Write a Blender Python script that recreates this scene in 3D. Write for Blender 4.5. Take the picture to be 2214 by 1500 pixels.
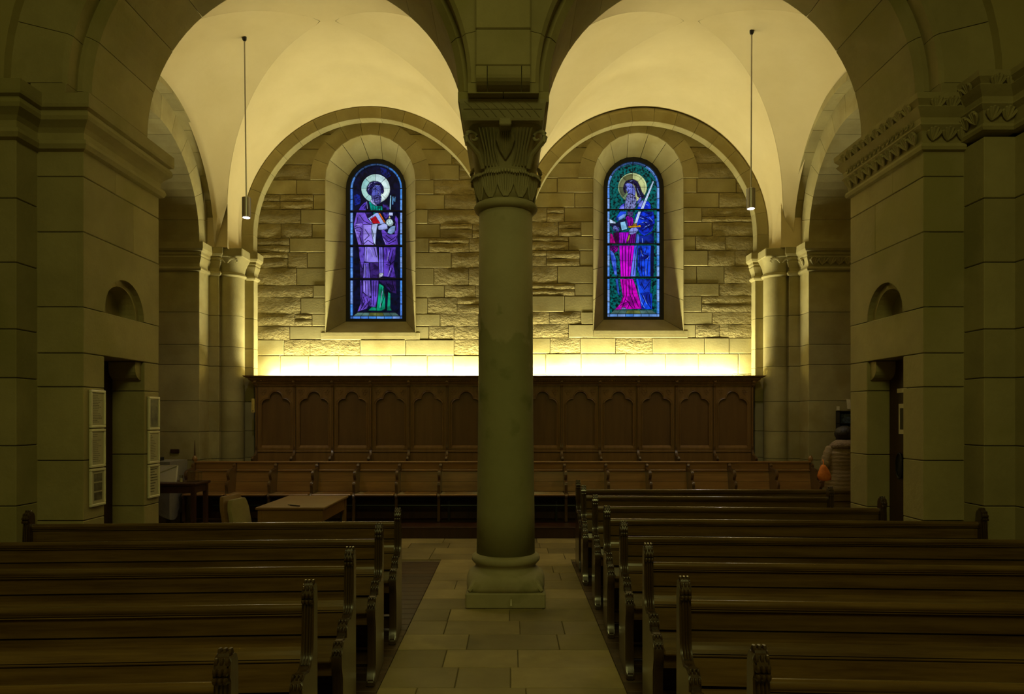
import bpy, bmesh, math, random
from math import sin, cos, pi, sqrt, radians, atan2
from mathutils import Vector, Matrix, noise as mnoise
for o in list(bpy.data.objects): bpy.data.objects.remove(o)
S = bpy.context.scene
COL = S.collection
R = random.Random(7)
# ------------------------------------------------------------ camera
cam_d = bpy.data.cameras.new('camera'); cam = bpy.data.objects.new('camera', cam_d); COL.objects.link(cam)
cam.location = (0, 0, 1.65); cam.rotation_euler = (radians(90), 0, 0)
cam_d.sensor_width = 36; cam_d.lens = 1550/2214*36
cam_d.shift_x = 4/2214; cam_d.shift_y = 150/2214
cam_d.clip_start = .05; cam_d.clip_end = 100
S.camera = cam
# ------------------------------------------------------------ world, exposure, lamps
S.view_settings.view_transform = 'Standard'; S.view_settings.look = 'None'
S.view_settings.gamma = 1; S.view_settings.use_curve_mapping = False
S.view_settings.exposure = 0.0
w = bpy.data.worlds.new('world'); S.world = w; w.use_nodes = True
w.node_tree.nodes['Background'].inputs[0].default_value = (.05, .05, .06, 1)
w.node_tree.nodes['Background'].inputs[1].default_value = .05
def lamp(name, kind, loc, energy, col, rot=(0,0,0), **kw):
    l = bpy.data.lights.new(name, kind); l.energy = energy; l.color = col
    for k, v in kw.items(): setattr(l, k, v)
    o = bpy.data.objects.new(name, l); COL.objects.link(o); o.location = loc; o.rotation_euler = rot
    return o
WARM = (1, .94, .50)
# continuous strip lamp in the cove behind the choir stalls, shining up the wall
lamp('cove_strip_lamp', 'AREA', (-.1, 11.46, 2.16), 88, (1,.94,.76), (radians(180), 0, 0), shape='RECTANGLE', size=7.5, size_y=.05)
# second strip beside it in the same cove, turned away from the wall to wash the vault
lamp('vault_strip_lamp', 'AREA', (-.1, 11.41, 2.22), 300, WARM, (radians(180-30), 0, 0), shape='RECTANGLE', size=7.5, size_y=.06)
# nave lamps hanging high behind the camera
lamp('nave_lamp_far', 'AREA', (0, -1.5, 6.6), 94, (1, .965, .29), (radians(25), 0, 0), shape='DISK', size=2.2)
lamp('nave_lamp_near', 'AREA', (0, 2.6, 7.2), 11, (1, .965, .29), (0, 0, 0), shape='DISK', size=1.6)

# ------------------------------------------------------------ materials
def N(nt, t, **kw):
    n = nt.nodes.new(t)
    for k, v in kw.items():
        if k in ('op',): n.operation = v
        else: setattr(n, k, v)
    return n
def mat(name, c1, c2=None, scale=3, rough=.85, bump=None, rnd=0.0, stretch=None, metal=0, detail=6, emit=None, spec=.5, blotch=None):
    m = bpy.data.materials.new(name); m.use_nodes = True; nt = m.node_tree
    b = nt.nodes['Principled BSDF']; L = nt.links.new
    if 'oak' in name: b.inputs['Coat Weight'].default_value = .6; b.inputs['Coat Roughness'].default_value = .12
    b.inputs['Roughness'].default_value = rough; b.inputs['Metallic'].default_value = metal
    b.inputs['Specular IOR Level'].default_value = spec
    tc = N(nt, 'ShaderNodeTexCoord'); mp = N(nt, 'ShaderNodeMapping')
    L(tc.outputs['Object'], mp.inputs[0])
    if stretch: mp.inputs['Scale'].default_value = stretch
    c2 = c2 or tuple(x*.75 for x in c1)
    nz = N(nt, 'ShaderNodeTexNoise'); nz.inputs['Scale'].default_value = scale; nz.inputs['Detail'].default_value = detail
    nz.inputs['Roughness'].default_value = .62
    L(mp.outputs[0], nz.inputs[0])
    rp = N(nt, 'ShaderNodeValToRGB'); rp.color_ramp.elements[0].position = .33; rp.color_ramp.elements[1].position = .67
    rp.color_ramp.elements[0].color = (*c2, 1); rp.color_ramp.elements[1].color = (*c1, 1)
    L(nz.outputs[0], rp.inputs[0]); out = rp.outputs[0]
    if blotch:   # worn / dirty patches: (colour, scale, threshold)
        bn = N(nt, 'ShaderNodeTexNoise'); bn.inputs['Scale'].default_value = blotch[1]; bn.inputs['Detail'].default_value = 5
        L(tc.outputs['Object'], bn.inputs[0])
        br = N(nt, 'ShaderNodeMapRange'); br.inputs[1].default_value = blotch[2]; br.inputs[2].default_value = blotch[2]+.12
        L(bn.outputs[0], br.inputs[0])
        mx = N(nt, 'ShaderNodeMix', data_type='RGBA'); L(br.outputs[0], mx.inputs[0]); L(out, mx.inputs[6])
        mx.inputs[7].default_value = (*blotch[0], 1); out = mx.outputs[2]
    if rnd:
        oi = N(nt, 'ShaderNodeObjectInfo'); mr = N(nt, 'ShaderNodeMapRange')
        mr.inputs[3].default_value = 1-rnd; mr.inputs[4].default_value = 1+rnd*.6
        L(oi.outputs['Random'], mr.inputs[0])
        vm = N(nt, 'ShaderNodeVectorMath', op='SCALE'); L(out, vm.inputs[0]); L(mr.outputs[0], vm.inputs[3]); out = vm.outputs[0]
    L(out, b.inputs['Base Color'])
    if bump:
        n2 = N(nt, 'ShaderNodeTexNoise'); n2.inputs['Scale'].default_value = bump[0]; n2.inputs['Detail'].default_value = 7
        n2.inputs['Roughness'].default_value = .6
        L(mp.outputs[0], n2.inputs[0])
        bp = N(nt, 'ShaderNodeBump'); bp.inputs['Strength'].default_value = bump[1]; bp.inputs['Distance'].default_value = bump[2]
        L(n2.outputs[0], bp.inputs['Height']); L(bp.outputs[0], b.inputs['Normal'])
    if emit:
        b.inputs['Emission Color'].default_value = (*emit[0], 1); b.inputs['Emission Strength'].default_value = emit[1]
    return m
STONE = mat('dressed_stone', (.40,.345,.155), (.31,.26,.11), 2.5, .9, (38,.35,.005), .13, blotch=((.30,.245,.09),1.7,.55))
STONEB = mat('pier_stone', (.40,.34,.16), (.32,.27,.12), 2.0, .9, (32,.45,.006), .12, blotch=((.31,.27,.10),1.1,.52))
ROUGH = mat('rough_hewn_stone', (.37,.305,.13), (.26,.205,.075), 5, .95, (15,1.0,.035), .16, stretch=(1,1,1.5))
COLST = mat('column_stone', (.43,.38,.22), (.36,.32,.17), 3, .85, (30,.2,.003), .03, blotch=((.24,.23,.09),2.6,.56))
MORTAR = mat('mortar', (.22,.17,.08), None, 8, .95)
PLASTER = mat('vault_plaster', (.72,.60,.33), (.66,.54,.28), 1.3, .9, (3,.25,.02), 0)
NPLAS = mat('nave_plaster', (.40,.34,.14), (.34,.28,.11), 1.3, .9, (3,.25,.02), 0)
SLAB = mat('floor_slab', (.35,.28,.115), (.25,.195,.075), 2.2, .55, (25,.15,.003), .35, blotch=((.20,.16,.06),1.3,.58))
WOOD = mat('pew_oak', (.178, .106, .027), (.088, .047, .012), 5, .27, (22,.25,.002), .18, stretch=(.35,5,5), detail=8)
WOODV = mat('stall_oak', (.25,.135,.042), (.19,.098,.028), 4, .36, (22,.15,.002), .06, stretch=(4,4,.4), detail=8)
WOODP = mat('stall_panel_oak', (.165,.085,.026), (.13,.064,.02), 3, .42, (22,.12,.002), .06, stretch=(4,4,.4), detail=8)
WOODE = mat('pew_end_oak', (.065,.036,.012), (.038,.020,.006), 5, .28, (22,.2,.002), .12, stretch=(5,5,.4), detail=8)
WOODL = mat('bench_oak', (.33,.17,.048), (.22,.108,.03), 4, .32, (22,.2,.002), .1, stretch=(.35,5,5), detail=8)
WOODD = mat('bench_divider_oak', (.13,.065,.02), (.08,.04,.012), 4, .30, (22,.2,.002), .1, stretch=(5,5,.4), detail=8)
DESKW = mat('desk_veneer', (.26,.14,.045), (.19,.10,.03), 3, .4, (20,.1,.001), 0, stretch=(.4,4,4))
DARKW = mat('dark_red_wood', (.06,.022,.010), (.035,.012,.006), 4, .4, (20,.2,.002), 0, stretch=(4,4,.5))
PLANK = mat('floor_board', (.10,.055,.02), (.05,.03,.012), 4, .5, (18,.3,.003), .25, stretch=(.4,4,4))
BLACK = mat('black_metal', (.012,.012,.012), None, 5, .4)
STEEL = mat('brushed_steel', (.45,.42,.38), (.36,.34,.30), 6, .35, None, 0, stretch=(1,1,.1), metal=.75)
LEAD = mat('window_lead', (.006,.006,.008), None, 5, .6)
WHITEF = mat('white_frame', (.82,.76,.55), (.76,.70,.5), 6, .4)
PAPER = mat('printed_paper', (.50,.46,.32), (.46,.42,.29), 6, .7)
INK = mat('print_ink', (.07,.06,.04), None, 20, .7)
PHOTO = mat('photo_print', (.22,.20,.14), (.04,.035,.02), 14, .5)
CLOTH = mat('table_cloth', (.27,.25,.19), (.22,.20,.15), 4, .9, (14,.5,.01))
UPH = mat('beige_upholstery', (.33,.27,.12), (.28,.22,.10), 8, .9, (60,.3,.002))
COAT = mat('quilted_coat', (.30,.21,.11), (.21,.145,.07), 6, .7, (22,.7,.01), stretch=(1,1,4))
FUR = mat('hood_lining', (.34,.24,.15), (.18,.12,.07), 25, .9, (40,1,.02))
HAIRM = mat('dark_hair', (.012,.008,.008), (.02,.012,.01), 20, .5, (60,.8,.01), stretch=(1,1,.3))
SKIN = mat('skin', (.45,.27,.18), None, 4, .6)
ORANGE = mat('orange_bag_fabric', (.85,.26,.03), (.6,.15,.015), 9, .7, (20,.5,.01))
TROUS = mat('dark_trousers', (.02,.02,.025), None, 5, .9)
BLUEP = mat('blue_leaflets', (.12,.18,.26), (.012,.016,.02), 22, .4)
YELL = mat('thermometer_yellow', (.85,.62,.14), None, 9, .5)
LAMPGL = mat('lamp_glow', (.9,.85,.9), None, 4, .5, emit=((1,.93,1),7))
m_ = bpy.data.materials.new('clear_acrylic'); m_.use_nodes = True
b_ = m_.node_tree.nodes['Principled BSDF']; b_.inputs['Transmission Weight'].default_value = 1
b_.inputs['Roughness'].default_value = .05; b_.inputs['IOR'].default_value = 1.3; b_.inputs['Base Color'].default_value = (.9,.9,.8,1)
ACRYL = m_
_gl = {}
def srgb(c): return tuple((v/255/12.92 if v < 10 else ((v/255+.055)/1.055)**2.4) for v in c)
def glass(c, strength=1.0, var=.35, scale=9, c2=None):
    key = (c, strength, var, scale, c2)
    if key in _gl: return _gl[key]
    m = bpy.data.materials.new('stained_glass'); m.use_nodes = True; nt = m.node_tree; L = nt.links.new
    b = nt.nodes['Principled BSDF']; b.inputs['Base Color'].default_value = (.01,.01,.015,1); b.inputs['Roughness'].default_value = .3; b.inputs['Specular IOR Level'].default_value = .1
    tc = N(nt,'ShaderNodeTexCoord'); nz = N(nt,'ShaderNodeTexNoise'); nz.inputs['Scale'].default_value = scale; nz.inputs['Detail'].default_value = 5
    L(tc.outputs['Object'], nz.inputs[0]); rp = N(nt,'ShaderNodeValToRGB')
    a = srgb(c2) if c2 else tuple(x*(1-var)**2 for x in srgb(c))
    rp.color_ramp.elements[0].position = .4; rp.color_ramp.elements[1].position = .6
    rp.color_ramp.elements[0].color = (*a,1); rp.color_ramp.elements[1].color = (*srgb(c),1)
    L(nz.outputs[0], rp.inputs[0]); L(rp.outputs[0], b.inputs['Emission Color']); b.inputs['Emission Strength'].default_value = strength
    _gl[key] = m; return m

SHAFTM = mat('stained_shaft_stone', (.43,.38,.22), (.38,.335,.185), 3, .85, (30,.25,.004), .03, blotch=((.27,.26,.11),3.2,.60))
nt=SHAFTM.node_tree; L=nt.links.new; b_=nt.nodes['Principled BSDF']; src=b_.inputs['Base Color'].links[0].from_socket
tc=N(nt,'ShaderNodeTexCoord'); sx=N(nt,'ShaderNodeSeparateXYZ'); L(tc.outputs['Object'],sx.inputs[0])
nz=N(nt,'ShaderNodeTexNoise'); nz.inputs['Scale'].default_value=3.5; nz.inputs['Detail'].default_value=6; L(tc.outputs['Object'],nz.inputs[0])
ma=N(nt,'ShaderNodeMath',op='MULTIPLY_ADD'); L(nz.outputs[0],ma.inputs[0]); ma.inputs[1].default_value=2.2; ma.inputs[2].default_value=1.45
mb_=N(nt,'ShaderNodeMath',op='SUBTRACT'); L(ma.outputs[0],mb_.inputs[0]); L(sx.outputs[2],mb_.inputs[1])
mr=N(nt,'ShaderNodeMapRange'); mr.inputs[1].default_value=0; mr.inputs[2].default_value=.12; L(mb_.outputs[0],mr.inputs[0])
mx=N(nt,'ShaderNodeMix',data_type='RGBA',blend_type='MULTIPLY'); L(mr.outputs[0],mx.inputs[0]); L(src,mx.inputs[6]); mx.inputs[7].default_value=(.74,.80,.66,1); L(mx.outputs[2],b_.inputs['Base Color'])

# ------------------------------------------------------------ helpers
def tag(o, label=None, cat=None, group=None, kind=None):
    if label: o['label'] = label
    if cat: o['category'] = cat
    if group: o['group'] = group
    if kind: o['kind'] = kind
    return o
def thing(name, label, cat, loc=(0,0,0), rotz=0, group=None):
    o = bpy.data.objects.new(name, None); COL.objects.link(o); o.empty_display_size = .1
    o.location = loc; o.rotation_euler = (0,0,rotz); return tag(o, label, cat, group)
def structure(name, loc=(0,0,0)):
    o = bpy.data.objects.new(name, None); COL.objects.link(o); o.location = loc; o['kind'] = 'structure'; return o
class MB:
    def __init__(s): s.v = []; s.f = []
    def add(s, v, f):
        n = len(s.v); s.v += [tuple(p) for p in v]; s.f += [tuple(i+n for i in q) for q in f]; return s
    def box(s, x0,x1,y0,y1,z0,z1, bev=0):
        if x0>x1: x0,x1=x1,x0
        if y0>y1: y0,y1=y1,y0
        if z0>z1: z0,z1=z1,z0
        if bev <= 0:
            v = [(x,y,z) for x in (x0,x1) for y in (y0,y1) for z in (z0,z1)]
            return s.add(v, [(0,1,3,2),(4,6,7,5),(0,4,5,1),(2,3,7,6),(0,2,6,4),(1,5,7,3)])
        b = min(bev, (x1-x0)*.45, (y1-y0)*.45, (z1-z0)*.45)
        v = []; ix = {}
        for i in (0,1):
            for j in (0,1):
                for k in (0,1):
                    for ax in (0,1,2):
                        p = [(x0,x1)[i],(y0,y1)[j],(z0,z1)[k]]; sg = [(1,-1)[i],(1,-1)[j],(1,-1)[k]]
                        for a in range(3):
                            if a != ax: p[a] += sg[a]*b
                        ix[i,j,k,ax] = len(v); v.append(p)
        f = []
        for ax in range(3):
            o1,o2 = [a for a in range(3) if a != ax]
            for e in (0,1):
                q = []
                for (p,r) in ((0,0),(1,0),(1,1),(0,1)):
                    c = [0,0,0]; c[ax]=e; c[o1]=p; c[o2]=r; q.append(ix[(*c,ax)])
                f.append(q)
            for p in (0,1):
                for r in (0,1):
                    c0=[0,0,0]; c0[o1]=p; c0[o2]=r; c1=list(c0); c1[ax]=1
                    f.append([ix[(*c0,o1)],ix[(*c0,o2)],ix[(*c1,o2)],ix[(*c1,o1)]])
        for i in (0,1):
            for j in (0,1):
                for k in (0,1): f.append([ix[i,j,k,a] for a in range(3)])
        return s.add(v, f)
    def prism(s, poly, a0, a1, axis='y', taper=0):
        n = len(poly); v = []
        cx = sum(p[0] for p in poly)/n; cz = sum(p[1] for p in poly)/n
        for k,a in enumerate((a0,a1)):
            for (p,q) in poly:
                if taper and k==0: p = cx+(p-cx)*(1-taper); q = cz+(q-cz)*(1-taper)
                v.append({'y':(p,a,q),'x':(a,p,q),'z':(p,q,a)}[axis])
        f = [tuple(range(n)), tuple(range(2*n-1,n-1,-1))] + [(i,(i+1)%n,n+(i+1)%n,n+i) for i in range(n)]
        return s.add(v, f)
    def tube(s, pts, r, n=8, cap=True):
        pts = [Vector(p) for p in pts]; rs = r if isinstance(r,(list,tuple)) else [r]*len(pts); v=[]; f=[]
        for i,p in enumerate(pts):
            d = (pts[min(i+1,len(pts)-1)]-pts[max(i-1,0)]).normalized()
            u = d.cross(Vector((0,0,1)))
            if u.length < .05: u = d.cross(Vector((0,1,0)))
            u.normalize(); w2 = d.cross(u)
            for k in range(n):
                a = 2*pi*k/n; v.append(p+(u*cos(a)+w2*sin(a))*rs[i])
        for i in range(len(pts)-1):
            for k in range(n): f.append((i*n+k,i*n+(k+1)%n,(i+1)*n+(k+1)%n,(i+1)*n+k))
        if cap: f += [tuple(range(n)), tuple(range((len(pts)-1)*n, len(pts)*n))]
        return s.add(v,f)
    def loft(s, rings, cap=True):      # list of equal-length rings of points
        n = len(rings[0]); v=[p for r in rings for p in r]; f=[]
        for i in range(len(rings)-1):
            for k in range(n): f.append((i*n+k,i*n+(k+1)%n,(i+1)*n+(k+1)%n,(i+1)*n+k))
        if cap: f += [tuple(range(n)), tuple(range((len(rings)-1)*n, len(rings)*n))]
        return s.add(v,f)
    def ell(s, c, r, nu=10, nv=6):
        rings=[]
        for j in range(1,nv):
            t=pi*j/nv; rings.append([(c[0]+r[0]*sin(t)*cos(2*pi*k/nu), c[1]+r[1]*sin(t)*sin(2*pi*k/nu), c[2]+r[2]*cos(t)) for k in range(nu)])
        return s.loft(rings)
    def grid(s, g):                    # g[i][j] points
        a=len(g); b=len(g[0]); v=[p for r in g for p in r]
        return s.add(v,[(i*b+j,i*b+j+1,(i+1)*b+j+1,(i+1)*b+j) for i in range(a-1) for j in range(b-1)])
    def build(s, name, m, parent=None, smooth=False, bevel=0, recalc=True):
        me = bpy.data.meshes.new(name); me.from_pydata(s.v, [], s.f)
        bm = bmesh.new(); bm.from_mesh(me)
        if bevel:
            es = [e for e in bm.edges if len(e.link_faces)==2 and e.calc_face_angle(0) > .6]
            bmesh.ops.recalc_face_normals(bm, faces=bm.faces)
            bmesh.ops.bevel(bm, geom=es, offset=bevel, segments=2, affect='EDGES', clamp_overlap=True)
        if recalc: bmesh.ops.recalc_face_normals(bm, faces=bm.faces)
        if smooth:
            for fc in bm.faces: fc.smooth = True
            if smooth != 'all':
                for e in bm.edges:
                    if len(e.link_faces)==2 and e.calc_face_angle(0) > radians(38): e.smooth = False
        bm.to_mesh(me); bm.free(); me.materials.append(m)
        o = bpy.data.objects.new(name, me); COL.objects.link(o)
        if parent: o.parent = parent
        return o
def sup(cx, cy, z, rx, ry, n, k=32):   # superellipse ring: n=2 round, large n square
    out=[]
    for i in range(k):
        a=2*pi*(i+.5)/k; c,s_=cos(a),sin(a); q=(abs(c)**n+abs(s_)**n)**(-1/n)
        out.append((cx+rx*q*c, cy+ry*q*s_, z))
    return out
def voussoirs(parent, c, z, section, a0, a1, count, plane='x', m=STONE, gap=.005, sub=3, jitter=0):
    """arch ring of wedge stones; section = [(r, depth)]; plane 'x': arch in XZ, depth along Y; 'y': arch in YZ, depth along X"""
    rm = sum(p[0] for p in section)/len(section)
    for i in range(count):
        b0 = a0+(a1-a0)*i/count; b1 = a0+(a1-a0)*(i+1)/count
        g = gap/rm*(1 if b1>b0 else -1); dj = R.uniform(-jitter,jitter)
        rings=[]
        for k in range(sub+1):
            a = b0+g/2+(b1-b0-g)*k/sub
            rings.append([((c+r*cos(a), d+dj, z+r*sin(a)) if plane=='x' else (d+dj, c+r*cos(a), z+r*sin(a))) for r,d in section])
        MB().loft(rings).build('voussoir', m, parent)
def arch_wall(mb, x0, x1, zb, zt, arches, y0, y1, plane='x', n=28, legs=True):
    pts=[(x0,zb)]
    for (c,cz,r) in arches:
        if legs: pts.append((c-r,zb))
        pts += [(c-r*cos(pi*i/n), cz+r*sin(pi*i/n)) for i in range(n+1)]
        if legs: pts.append((c+r,zb))
    pts += [(x1,zb),(x1,zt)]
    # split in vertical strips to keep faces simple
    strips=[]
    allp = pts[:-1]
    for a,b in zip(allp[:-1], allp[1:]):
        if abs(a[0]-b[0]) < 1e-6: continue
        mb.prism([(a[0],a[1]),(b[0],b[1]),(b[0],zt),(a[0],zt)], y0, y1, 'y' if plane=='x' else 'x')
    return mb
def plan_sweep(mb, path, prof, sg=1):
    """sweep a moulding profile [(projection,z)] round a plan path with mitred corners"""
    n=len(path); offs=[]
    nr=[]
    for a,b in zip(path[:-1],path[1:]):
        d=Vector((b[0]-a[0],b[1]-a[1])).normalized(); nr.append(Vector((d.y,-d.x))*sg)
    for i in range(n):
        if i==0: o=nr[0]
        elif i==n-1: o=nr[-1]
        else:
            o=nr[i-1]+nr[i]; o=o/ (1+nr[i-1].dot(nr[i]))
        offs.append(o)
    g=[[(path[i][0]+offs[i].x*p, path[i][1]+offs[i].y*p, z) for (p,z) in prof] for i in range(n)]
    k=len(prof); v=[p for r in g for p in r]; f=[]
    for i in range(n-1):
        for j in range(k): f.append((i*k+j,i*k+(j+1)%k,(i+1)*k+(j+1)%k,(i+1)*k+j))
    f += [tuple(range(k)), tuple(range((n-1)*k,n*k))]
    return mb.add(v,f)
def dup(root, loc, rotz=None, label=None):
    r = root.copy(); COL.objects.link(r); r.location = loc
    if rotz is not None: r.rotation_euler = (0,0,rotz)
    if label: r['label'] = label
    for ch in list(root.children):
        c = ch.copy(); COL.objects.link(c); c.parent = r
        for g in list(ch.children):
            d = g.copy(); COL.objects.link(d); d.parent = c
    return r

# ============================================================ FLOOR
floor = structure('floor')
MB().box(-6,6,-3,9.72,-.25,-.012).box(-6,6,9.72,11.9,-.25,-.012).build('sub_floor', MORTAR, floor)
y = 9.70; PITCH=.356
row = 0
while y > 3.4:
    ya, yb = y-PITCH, y
    xs0, xs1 = (-5.2, 5.2) if ya > 8.15 else (-.80, .70)
    x = xs0
    first = R.uniform(.2,.62)
    while x < xs1-.01:
        wd = first if x == xs0 else R.choice([.34,.5,.58,.66,.74])
        x2 = x+wd
        if xs1-x2 < .16: x2 = xs1
        x2 = min(x2, xs1)
        MB().box(x+.003,x2-.003,ya+.003,yb-.003,-.05,R.uniform(-.0015,.0015),.003).build('paving_slab', SLAB, floor)
        x = x2
    y -= PITCH; row += 1
YEND = y
for sx,(xa,xb) in (('l',(-5.2,-.80)),('r',(.70,5.2))):
    yy = 8.15; 
    while yy > 1.0:
        MB().box(xa,xb,yy-.152,yy-.002,-.05,.001,.003).build('floor_board', PLANK, floor)
        yy -= .154
MB().box(-5.2,5.2,-3,YEND-.003,-.05,0).build('rear_floor', SLAB, floor) if YEND < 1 else MB().box(-.80,.70,-3,YEND-.003,-.05,0).build('rear_floor', SLAB, floor)
MB().box(-5.2,-.8,-3,1,-.05,0).box(.70,5.2,-3,1,-.05,0).build('rear_boards', PLANK, floor)

# ============================================================ BACK WALL OF THE AISLE
YW = 11.55
wb = structure('wall_back')
BAY = [dict(c=-2.22, r=1.85, cr=-2.33, xl=-4.50, win=-2.25, gx=-2.244, dz=0.0),
       dict(c=2.11, r=1.80, cr=2.31, xl=4.32, win=2.064, gx=2.066, dz=.03)]
core = MB()
for i,b in enumerate(BAY):
    zs = 3.0+b['dz']; cz = 5.457+b['dz']
    x0,x1 = ((-6,-.09),(-.09,6))[i]
    arch_wall(core, x0,x1, zs, 7.6, [(b['win'], cz, .74)], YW+.008, YW+.25)
    core.box(x0,x1,YW+.008,YW+.25,-.2,zs)
core.build('wall_core', MORTAR, wb)
def wallstone(quad, rough, seedv):
    # quad: x0b,x1b (bottom), x0t,x1t (top), z0,z1
    xb0,xb1,xt0,xt1,z0,z1 = quad; g=.004
    wdt = max(xb1-xb0,xt1-xt0)
    if not rough:
        pr = R.uniform(0,.012)
        poly=[(xb0+g,z0+g),(xb1-g,z0+g),(xt1-g,z1-g),(xt0+g,z1-g)]
        cx=sum(p[0] for p in poly)/4; cz=sum(p[1] for p in poly)/4
        inn=[(p[0]+(.008 if p[0]<cx else -.008), p[1]+(.008 if p[1]<cz else -.008)) for p in poly]
        rings=[[(p[0],YW+.05,p[1]) for p in poly],[(p[0],YW-pr+.01,p[1]) for p in poly],[(p[0],YW-pr,p[1]) for p in inn]]
        MB().loft(rings).build('stone', STONE, wb); return
    nx=max(3,min(7,int(wdt/.09))); nz=3
    pr=R.uniform(.002,.010); G=[]
    for i in range(nx+1):
        col=[]
        for j in range(nz+1):
            t=i/nx; s=j/nz
            xx=(xb0+g)*(1-t)*(1-s)+(xb1-g)*t*(1-s)+(xt0+g)*(1-t)*s+(xt1-g)*t*s; zz=z0+g+(z1-z0-2*g)*s
            edge = i in(0,nx) or j in (0,nz)
            nn = mnoise.noise(Vector((xx*6,seedv,zz*9)))
            yy = YW-pr-.010*nn-(0 if edge else .005)
            if edge: yy = YW-pr*.6-.004*nn
            if not edge: xx+=R.uniform(-.015,.015); zz+=R.uniform(-.012,.012)
            else:
                if 0<i<nx: zz+=R.uniform(-.006,.006)
            col.append((xx,yy,zz))
        G.append(col)
    mb=MB(); mb.grid(G)
    rim=[G[i][0] for i in range(nx+1)]+[G[nx][j] for j in range(1,nz+1)]+[G[i][nz] for i in range(nx-1,-1,-1)]+[G[0][j] for j in range(nz-1,0,-1)]
    k=len(rim); mb.add(rim+[(p[0],YW+.05,p[2]) for p in rim],[(a,(a+1)%k,k+(a+1)%k,k+a) for a in range(k)])
    mb.build('stone', ROUGH, wb, smooth='all', recalc=True)
courses=[2.0,2.306,2.63,2.885,3.10,3.30,3.56,3.76,4.04,4.29,4.52,4.75,4.98,5.22,5.457,5.70,5.95,6.19,6.45]
for bi,b in enumerate(BAY):
    dz=b['dz']; cw=b['win']; zc=5.457+dz; xL,xR = ((-4.13,-.12),(.0,3.97))[bi]
    wall_c=b['c']; RV=.95
    for ci in range(len(courses)-1):
        z0=courses[ci]+dz; z1=courses[ci+1]+dz
        if ci==3: z0=2.885+dz; 
        # extent of wall inside the big ring
        def lim(z):
            h=z-4.525
            rr=b['r']+.14
            return rr if h<0 else (sqrt(max(rr*rr-h*h,0)))
        lo0,hi0=max(xL,wall_c-lim(z0)),min(xR,wall_c+lim(z0)); 
        if hi0-lo0<.3: continue
        spans=[]
        if z1<=3.0+dz+.12 and ci<3: spans=[(lo0,hi0,lo0,hi0,None)]
        else:
            def hw(z):
                if z<zc: return .723
                h=z-zc
                return sqrt(max(RV*RV-h*h,0))
            w0,w1=hw(z0),hw(z1)
            if z0>=zc-.01: w0=hw(z0+.001)
            if z1<=zc+.01: w1=.723
            if w1<.05: w1=0
            spans=[(lo0,cw-w0,lo0,cw-w1,'L'),(cw+w0,hi0,cw+w1,hi0,'R')]
        for (a0,a1,t0,t1,side) in spans:
            segs=[]; 
            # dressed quoin beside the window
            if side and z0<zc-.01:
                q=(.20,.47,.30,.58,.22,.40)[(ci+bi*2+(side=='R'))%6]
                q=min(q,abs(a1-a0)-.25)
                if side=='L': segs.append((a1-q,a1,False)); rest=(a0,a1-q)
                else: segs.append((a0,a0+q,False)); rest=(a0+q,a1)
            else: rest=(a0,a1)
            x=rest[0]
            while x<rest[1]-.02:
                wd=R.uniform(.38,.85); x2=x+wd
                if rest[1]-x2<.25: x2=rest[1]
                rg = R.random()<.9 if ci>2 else (R.random()<.6 if ci==2 else R.random()<.25)
                if ci>11 and R.random()<.35: rg=False
                segs.append((x,x2,rg)); x=x2
            for (p,q,rg) in segs:
                pt,qt=p,q
                if abs(q-a1)<1e-6 and side=='L': qt=t1
                if abs(p-a0)<1e-6 and side=='R': pt=t0
                # thin rough stones are often split in two beds
                if rg and ci>3 and R.random()<.35 and pt==p and qt==q:
                    zm=z0+(z1-z0)*R.uniform(.35,.65)
                    wallstone((p,q,p,q,z0,zm),True,ci*3.1); wallstone((p,q,p,q,zm,z1),True,ci*5.7)
                else: wallstone((p,q,pt,qt,z0,z1),rg,ci*3.1+bi)
    # sill stone course strip
    MB().box(cw-.8,cw+.8,YW-.008,YW+.1,2.885+dz,3.0+dz,.006).build('sill_stone', STONE, wb)
    # window arch voussoirs on the wall face
    voussoirs(wb, cw, zc, [(.726,YW-.018),(.965,YW-.018),(.965,YW+.1),(.726,YW+.1)], 0, pi, 9, m=STONE)
    # big recessed wall rib
    zr=4.525; r=b['r']; YR=11.37
    voussoirs(wb, b['c'], zr, [(r,YR),(r+.005,YR-.005),(r+.17,YR-.005),(r+.24,YR+.03),(r+.24,YW+.02),(r,YW+.02)], 0, pi, 17, m=STONE, gap=.004)
    for sgn in (-1,1):
        xx=b['c']+sgn*r
        MB().box(xx,xx+sgn*.22,YR-.005,YW+.02,4.225,zr,.003).build('stone', STONE, wb)

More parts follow.
